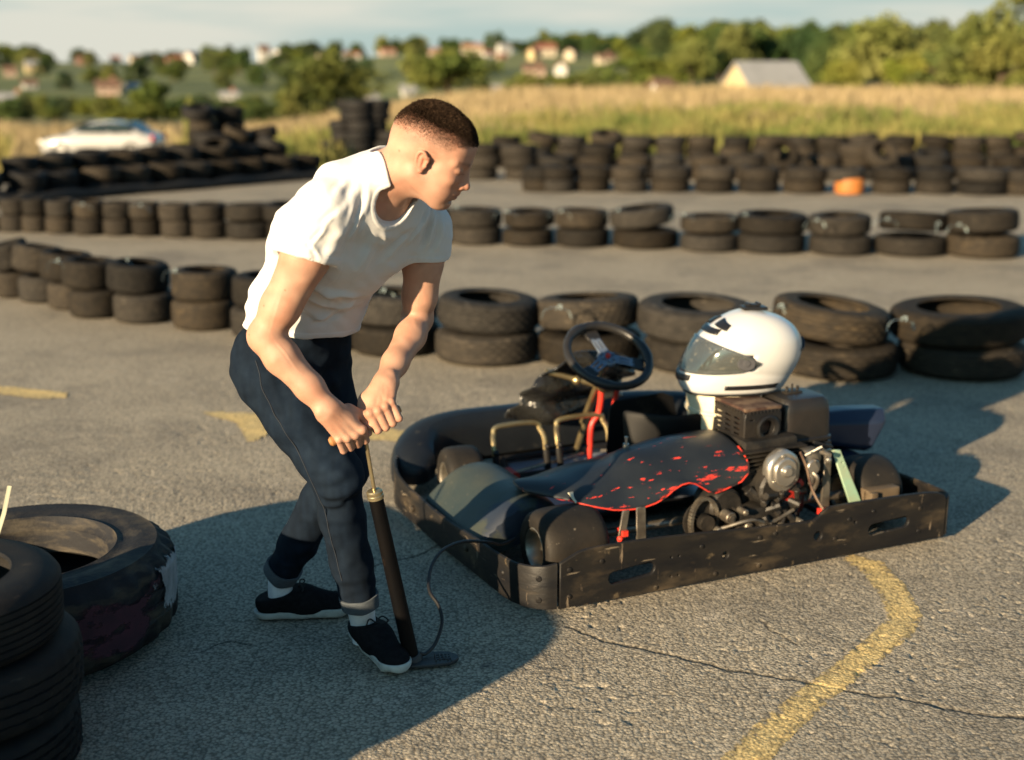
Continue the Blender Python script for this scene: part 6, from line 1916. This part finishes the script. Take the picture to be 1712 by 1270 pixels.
# neckline
NECKLINE = [(at(655, 298, 3.475), .064, at(664, 346, 3.385), .062), (at(668, 280, 3.45), .082, hd(.0, 0, -.02), .115)]
f.cone(*NECKLINE[0], k=.0, op='s'); f.cone(*NECKLINE[1], k=.02, op='s')
def cap_dist(V, p0, r0, p1, r1):
    ab = p1 - p0; t = np.clip((V - p0) @ ab / (ab @ ab), 0, 1)
    return np.linalg.norm(V - p0 - t[:, None] * ab, axis=1) - (r0 + (r1 - r0) * t)
V, F = f.mesh(2)
V, F = largest_island(V, F)
Nn = vnormals(V, F)
A_ = lambda px, py, Y: at(px, py, Y)
fl = [(A_(600, 312, 3.36), A_(575, 350, 3.30), .010, .004), (A_(618, 305, 3.37), A_(612, 365, 3.32), .010, .005), (A_(575, 312, 3.36), A_(555, 335, 3.30), .009, .0035), 
      (A_(580, 372, 3.31), A_(545, 432, 3.30), .015, .0035), (A_(570, 400, 3.32), A_(530, 440, 3.32), .013, .003), (A_(600, 372, 3.34), A_(575, 430, 3.38), .014, .004),
      (A_(520, 455, 3.45), A_(570, 505, 3.50), .014, .012), (A_(505, 490, 3.46), A_(575, 530, 3.52), .013, .013), (A_(540, 470, 3.46), A_(605, 500, 3.53), .012, .010), (A_(495, 525, 3.47), A_(560, 548, 3.52), .011, .010),
      (A_(560, 525, 3.52), A_(590, 500, 3.56), .010, .009), (A_(530, 545, 3.50), A_(582, 520, 3.56), .010, .010),
      (A_(405, 480, 3.70), A_(450, 500, 3.55), .016, .0035), (A_(400, 505, 3.70), A_(455, 535, 3.55), .016, .004), (A_(420, 520, 3.6), A_(480, 552, 3.49), .014, .005),
      (A_(700, 350, 3.56), A_(684, 412, 3.50), .010, .009), (A_(722, 356, 3.58), A_(706, 418, 3.58), .009, .008), (A_(735, 366, 3.6), A_(726, 420, 3.6), .009, .007), (A_(690, 385, 3.5), A_(660, 440, 3.46), .012, .009),
      (A_(500, 305, 3.5), A_(560, 300, 3.42), .018, .006), (A_(470, 350, 3.5), A_(505, 330, 3.38), .016, .006), (A_(640, 400, 3.36), A_(610, 470, 3.42), .02, .006), (A_(655, 395, 3.36), A_(655, 440, 3.42), .016, .005),
      (A_(490, 380, 3.33), A_(520, 425, 3.30), .014, .006), (A_(468, 385, 3.36), A_(490, 420, 3.32), .012, .005)]
crisp = [(596, 330, 560, 385, 3.33, .007, .0040), (608, 345, 580, 410, 3.34, .006, .0035), (570, 350, 535, 380, 3.29, .007, .003), (548, 372, 520, 415, 3.29, .006, .003), (520, 400, 535, 437, 3.30, .006, .003),
         (600, 360, 606, 420, 3.37, .008, .003), (535, 448, 560, 540, 3.48, .008, .0045), (548, 452, 590, 505, 3.49, .007, .0045), (560, 470, 598, 522, 3.52, .006, .004), (510, 470, 530, 552, 3.47, .007, .004), (500, 500, 545, 535, 3.46, .006, .004), (520, 540, 575, 552, 3.50, .006, .004),
         (555, 535, 592, 515, 3.54, .006, .004), (575, 548, 588, 532, 3.56, .005, .003), (640, 420, 600, 490, 3.42, .008, .003), (655, 430, 625, 490, 3.45, .007, .003), (690, 360, 680, 415, 3.52, .006, .0035), (705, 352, 694, 410, 3.54, .005, .003), (718, 362, 712, 420, 3.58, .006, .003), (735, 375, 733, 420, 3.62, .005, .0025),
         (480, 340, 500, 310, 3.42, .009, .003), (530, 320, 575, 302, 3.38, .008, .003), (420, 500, 470, 512, 3.52, .008, .003), (415, 530, 470, 548, 3.55, .007, .003)]
fl += [(at(x0, y0, Y), at(x1, y1, Y), w, a) for x0, y0, x1, y1, Y, w, a in crisp]
V = folds(V, Nn, fl)
big = vnoise(V[:, 0] / .07 + V[:, 1] / .09 + 60, V[:, 2] / .06 + 60, 51) - .5
fine = vnoise((V[:, 0] + .5 * V[:, 2]) / .022 + 60, (V[:, 2] - .4 * V[:, 1]) / .035 + 60, 52) - .5
V = V + Nn * (big * .008 + fine * .0035)[:, None]
# turned hems: a slightly raised band along each opening
e_c = np.minimum(*[cap_dist(V, *c) for c in NECKLINE])
sr_ = (V - at(494, 424, 3.385)) @ unit(ar + .30 * FW); sl_ = (V - at(714, 424, 3.68)) @ unit(al + np.array([-.12, 0, 0]))
nearR = np.linalg.norm(V - at(494, 424, 3.385), axis=1) < .13; nearL = np.linalg.norm(V - at(714, 424, 3.68), axis=1) < .13
hm_ = (V - hem1) @ hn
band = (1 - sstep(.010, .0125, e_c)) + (1 - sstep(.015, .0175, -sr_)) * nearR + (1 - sstep(.015, .0175, -sl_)) * nearL + (1 - sstep(.016, .0185, -hm_)) * (V[:, 2] < 1.12)
V = laplace(V, F, .3)
Vs_ = V.copy()
for _ in range(6): Vs_ = laplace(Vs_, F, .5)
m_ = (1 - sstep(.006, .014, e_c))[:, None]; V = V * (1 - m_) + Vs_ * m_
V = V + vnormals(V, F) * (np.clip(band, 0, 1) * .0016)[:, None]
m_shirt = pmat('white_cotton', (.50, .495, .49), (.48, .475, .47), rough=.92, vscale=5, bump=.12, bscale=55, bdist=.006, sheen=.15, spec=.15)
SHIRT = link_mesh('shirt', mesh_from('shirt', V - ORG, F), m_shirt, MAN)
# hem seam lines on collar and sleeves
del f

# --- jeans
HP_R, HP_L = at(462, 632, 3.62), at(528, 622, 3.82)
KN_Rp, KN_Lp = at(563, 796, 3.53), at(576, 780, 3.70)
AN_R, AN_L = at(602, 1008, 3.58), at(470, 958, 3.84)
f = Field((-.95, 3.15, .06), (-.14, 4.08, 1.06), .0032)
f.cone(S_wai * .75 + S_pel * .25, .126, S_pel, .132, .04, side=RT, ratio=1.29)
f.cone(S_pel, .128, S_pel - np.array([-.01, 0, .06]), .120, .05, side=RT, ratio=1.32)
f.ell(HP_R - FW * .055 + np.array([0, 0, .035]), (.092, .092, .11), None, .06); f.ell(HP_L - FW * .055 + np.array([0, 0, .035]), (.092, .092, .11), None, .06)
for hp, kn, an, rs in ((HP_R, KN_Rp, AN_R, (.112, .098, .080, .071, .067, .061, .056)), (HP_L, KN_Lp, AN_L, (.106, .092, .078, .070, .066, .059, .054))):
    t1, t2 = hp + (kn - hp) * .4, hp + (kn - hp) * .8
    c1, c2 = kn + (an - kn) * .3, kn + (an - kn) * .7
    f.chain([hp, t1, t2, kn], rs[:4], .03)
    f.chain([kn, c1 - FW * .012, c2 - FW * .004, an], rs[3:], .025)
    f.ell(kn + unit((.6, -.8, .1)) * .012, (.064, .064, .074), None, .03)
for an, kn in ((AN_R, KN_Rp), (AN_L, KN_Lp)):
    d = unit(an - kn)
    f.cut(an - d * .005, d, an - [.14, .14, .14], an + [.14, .14, .04])
f.cut(at(505, 512, 3.6), (-.15, 0, 1))
V, F = f.mesh(2); V, F = largest_island(V, F); Nn = vnormals(V, F)
fl = []
def ring(kn, an, hp, t, Y, n0, n1, amp, w, tilt):
    pass
for (x0, y0, x1, y1, Y, w, a) in [(520, 806, 590, 790, 3.47, .010, .010), (530, 824, 606, 818, 3.47, .011, .012), (522, 842, 580, 842, 3.48, .009, .009), (560, 838, 606, 828, 3.47, .009, .008), (515, 790, 570, 776, 3.47, .011, .007), (545, 862, 600, 872, 3.49, .011, .006),
                                  (540, 905, 575, 915, 3.50, .012, .004), (575, 945, 606, 935, 3.50, .012, .005), (552, 975, 590, 972, 3.51, .011, .006), (570, 992, 612, 984, 3.52, .010, .006), (548, 880, 552, 960, 3.50, .012, .004),
                                  (480, 890, 525, 902, 3.74, .011, .006), (455, 932, 490, 940, 3.78, .010, .006), (490, 925, 515, 915, 3.75, .010, .006), (490, 860, 530, 876, 3.70, .012, .006),
                                  (410, 600, 470, 640, 3.53, .012, .008), (425, 650, 500, 690, 3.50, .014, .006), (400, 575, 450, 590, 3.58, .010, .008), (500, 580, 590, 600, 3.60, .012, .008), (480, 720, 540, 770, 3.46, .012, .006), (470, 680, 560, 740, 3.47, .016, .005), (500, 640, 560, 600, 3.62, .013, .009), (540, 620, 600, 660, 3.66, .012, .007), (455, 640, 480, 740, 3.48, .010, .005)]:
    fl.append((at(x0, y0, Y), at(x1, y1, Y), w * 1.35, a * .62))
V = folds(V, Nn, fl)
V = V + Nn * ((vnoise(V[:, 0] / .05 + V[:, 1] / .05 + 60, V[:, 2] / .035 + 60, 61) - .5) * .007)[:, None]
V = laplace(V, F, .4)
Nn = vnormals(V, F)
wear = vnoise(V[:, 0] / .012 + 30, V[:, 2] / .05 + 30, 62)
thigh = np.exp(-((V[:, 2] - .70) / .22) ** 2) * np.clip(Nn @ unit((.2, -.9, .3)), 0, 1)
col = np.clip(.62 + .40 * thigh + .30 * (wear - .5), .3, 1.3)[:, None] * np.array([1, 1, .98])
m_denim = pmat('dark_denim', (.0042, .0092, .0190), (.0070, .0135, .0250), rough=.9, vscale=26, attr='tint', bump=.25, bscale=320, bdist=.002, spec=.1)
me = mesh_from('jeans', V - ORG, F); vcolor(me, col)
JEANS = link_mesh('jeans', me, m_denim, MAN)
# side seam and back pocket
m_seam = pmat('denim_seam', (.012, .016, .024), rough=.85, vscale=60)
def on_surface(p, d=.003):
    i = np.argmin(np.linalg.norm(V - p, axis=1)); return V[i] + Nn[i] * d - ORG
m = MB()
def drape(pl, Y, n=14):
    q = spline([(x, y, 0) for x, y in pl], n)
    P = np.array([on_surface(at(x, y, Y), .0004) for x, y, _ in q])
    for _ in range(3): P[1:-1] = (P[:-2] + 2 * P[1:-1] + P[2:]) / 4
    return P
m.tube(drape([(403, 575), (422, 640), (452, 700), (497, 760), (527, 830), (545, 900), (560, 985)], 3.47), .0018, 6)
m.build('side_seam', m_seam, JEANS)
del f
# cuffs, socks, shoes
m_cuff = pmat('denim_inside', (.060, .070, .080), (.045, .053, .062), rough=.9, vscale=60, stretch=(1, 1, 4))
m_sock = pmat('white_sock', (.60, .60, .60), (.52, .52, .52), rough=.95, vscale=60, bump=.2, bscale=200)
m_knit = pmat('black_knit', (.005, .005, .006), (.009, .009, .010), spec=.08, rough=.88, vscale=60, bump=.35, bscale=170, bdist=.003)
m_sole = pmat('white_sole', (.42, .42, .38), (.30, .30, .27), rough=.7, vscale=30, bump=.15, bscale=80)
m_lace = pmat('black_lace', (.014, .014, .015), rough=.8, vscale=40)
for (an, kn, heel, toe, rc) in ((AN_R, KN_Rp, np.array([-.490, 3.700]), np.array([-.335, 3.425]), .060), (AN_L, KN_Lp, np.array([-.838, 3.838]), np.array([-.530, 3.868]), .058)):
    d = unit(kn - an)
    m = MB(); m.lathe([(rc - .014, -.006), (rc - .001, -.010), (rc + .0015, -.007), (rc + .002, .010), (rc + .0035, .028), (rc + .0025, .033), (rc - .006, .033)], an, d, 40)
    for i in range(len(m.v)):
        p = np.array(m.v[i]); q = p + np.array([1, .5, .6]) * .003 * math.sin(p[0] * 70 + p[1] * 60) ; m.v[i] = tuple(q - ORG)
    m.build('jeans_cuff', m_cuff, JEANS)
    fd = unit(np.append(toe - heel, 0)); sd = np.array([-fd[1], fd[0], 0]); up = np.array([0, 0, 1.])
    Lf = np.linalg.norm(toe - heel); H0 = np.append(heel, 0)
    Q = lambda u, v, z: H0 + fd * (u * Lf) + sd * v + up * z
    anb = an + up * .0
    f = Field(np.minimum(np.append(heel, 0), np.append(toe, 0)) - [.09, .09, .02], np.maximum(np.append(heel, 0), np.append(toe, 0)) + [.09, .09, .24], .0026)
    # upper
    f.cone(Q(.13, 0, .055), .040, Q(.5, 0, .050), .043, .03); f.cone(Q(.5, 0, .050), .043, Q(.83, .004, .038), .042, .03)
    f.ell(Q(.86, .004, .036), (.052, .044, .030), np.stack([fd, sd, up]), .02)
    ank = np.array([an[0], an[1], .13]); ank = Q(.22, 0, .088) * .45 + np.array([an[0], an[1], .088]) * .55
    f.cone(Q(.14, 0, .06), .042, ank, .045, .03); f.cone(Q(.45, 0, .06), .040, ank + fd * .02, .042, .04)
    f.cone(Q(.62, 0, .05), .036, ank + fd * .030, .034, .03)
    top_p = ank + up * .002
    f.cut(top_p, unit(up * 1 + fd * -.25))
    f.cone(ank - up * .05, .036, ank + up * .05, .040, .004, 's')
    fu = f.D.copy()
    f.cut(Q(0, 0, .024), -up)
    Vs, Fs = f.mesh(2)
    upper = link_mesh('shoe', mesh_from('shoe', Vs - ORG, Fs), m_knit, MAN)
    # sole
    f = Field(np.minimum(np.append(heel, 0), np.append(toe, 0)) - [.09, .09, .02], np.maximum(np.append(heel, 0), np.append(toe, 0)) + [.09, .09, .10], .0026)
    f.cone(Q(.10, 0, .03), .043, Q(.45, 0, .03), .043, .02); f.cone(Q(.45, 0, .03), .043, Q(.84, .004, .03), .049, .02)
    f.ell(Q(.87, .004, .03), (.056, .049, .04), np.stack([fd, sd, up]), .01)
    f.cut(Q(0, 0, .031), unit(up - fd * .03)); f.cut(Q(0, 0, .004), -up, k=.012)
    f.cone(Q(.97, -.1, .0), .012, Q(.97, .1, .0), .012, .02, 's')
    Vs, Fs = f.mesh(1)
    link_mesh('sole', mesh_from('sole', Vs - ORG, Fs), m_sole, upper)
    m = MB()
    for k in range(6):
        u = .46 + .055 * k; z = .098 - .012 * k
        m.tube(spline([Q(u, -.028, z - .012), Q(u + .012, -.01, z + .0), Q(u + .012, .012, z + .0), Q(u, .028, z - .012)], 4) - ORG, .003, 6)
    for sg in (-1, 1): m.tube(spline([Q(.45, 0, .105), Q(.46, sg * .02, .122), Q(.50, sg * .035, .112), Q(.47, sg * .03, .100), Q(.45, 0, .104)], 5) - ORG, .0025, 6)
    m.build('laces', m_lace, upper)
    m = MB(); m.tube(np.array([ank - up * .06, ank - up * .0, ank * .5 + an * .5, an + d * .0, an + d * .03]) - ORG, [.036, .0395, .041, .045, .048], 20); m.build('sock', m_sock, MAN)

# ------------------------------------------------------------------ the hand pump
def build_pump():
    base = on_ground(690, 1110)
    top = at(626, 824, 3.455)
    t = thing('hand_pump', 'tall black hand pump with wooden T-handle held by the man, hose to the kart', 'pump', base)
    o = base
    ax = unit(top - base)
    m_bar = pmat('pump_barrel', (.0025, .0025, .003), (.005, .004, .0035), spec=.08, rough=.45, vscale=12, stretch=(1, 1, .25), spots=((.035, .022, .015), 24, .64, .12, (1, 1, .3)))
    m_wood_ = pmat('handle_wood', (.30, .15, .055), (.22, .10, .04), rough=.45, vscale=24, stretch=(1, 4, 1))
    m_brs = pmat('pump_brass', (.50, .42, .26), (.38, .30, .17), rough=.3, metal=.85, vscale=20)
    m_iron = pmat('pump_iron', (.018, .018, .02), (.03, .03, .03), rough=.5, vscale=20, bump=.2, bscale=60)
    m_hose = pmat('hose_rubber', (.012, .012, .013), rough=.45, vscale=20)
    L = np.linalg.norm(top - base)
    m = MB(); m.lathe([(0, .0), (.025, .0), (.026, .012), (.0235, .02), (.0225, L * .5), (.0215, L - .02), (0, L - .02)], (0, 0, .005), ax, 32); m.build('barrel', m_bar, t)
    m = MB(); m.lathe([(.0215, L - .024), (.024, L - .022), (.024, L - .012), (.0225, L - .010), (.0235, L - .006), (.0235, L), (.020, L + .004), (.008, L + .005), (.0, L + .005)], (0, 0, .005), ax, 32); m.build('brass_cap', m_brs, t)
    hc = (HND0 + HND1) / 2 + HA * (-.006)
    p0 = top - ax * .02 - o; p1 = hc - o
    m = MB(); m.tube([p0, p0 * .5 + p1 * .5, p1], .0058, 12); m.build('rod', m_brs, t)
    m = MB(); m.lathe([(0, -.012), (.013, -.012), (.0165, -.004), (.0165, .008), (.011, .014), (0, .014)], hc - o - unit(p1 - p0) * .022, unit(p1 - p0), 20); m.build('rod_collar', m_iron, t)
    hl = np.linalg.norm(HND1 - HND0)
    m = MB(); m.lathe([(0, 0), (.009, .001), (.0145, .008), (.0150, .03), (.0135, hl * .3), (.0150, hl * .47), (.0170, hl * .5), (.0150, hl * .53), (.0135, hl * .7), (.0150, hl - .03), (.0145, hl - .008), (.009, hl - .001), (0, hl)], HND0 - o, HA, 24); m.build('handle', m_wood_, t)
    rz = math.radians(8)
    Mx = Matrix.Translation((.03, .0, .014)) @ Matrix.Rotation(rz, 4, 'Z')
    foot = plate('foot_plate', [round_poly([(-.10, -.036), (.0, -.045), (.085, -.038), (.115, 0), (.085, .038), (0, .045), (-.10, .036)], .02)] + [slot(.06 + .0, y, .05, .008) for y in (-.015, .0, .015)], .010, Mx, m_iron, t, .002)
    m = MB()
    for k in range(5): m.box((.07 + .012 * k, .0 + .01 * math.sin(k), .021), (.004, .05 - .005 * k, .006), (0, 0, rz), bev=.001)
    m.lathe([(0, 0), (.034, 0), (.032, .022), (.027, .03), (0, .03)], (0, 0, .006), ax, 24); m.build('foot_socket', m_iron, foot)
    pts = [base + [.022, .0, .035], at(712, 1092, 3.52), at(728, 1075, 3.56), at(739, 1040, 3.62), at(733, 1012, 3.66), at(719, 990, 3.70), at(717, 965, 3.76), at(724, 940, 3.83), at(742, 918, 3.90), at(775, 905, 3.98), at(815, 906, 4.05), at(838, 910, 4.12), at(862, 900, 4.18)]
    pts = [np.maximum(p, [-9, -9, .008]) - o for p in pts]
    m = MB(); m.tube(spline(pts, 8), .0058, 10); m.build('hose', m_hose, t)
build_pump()
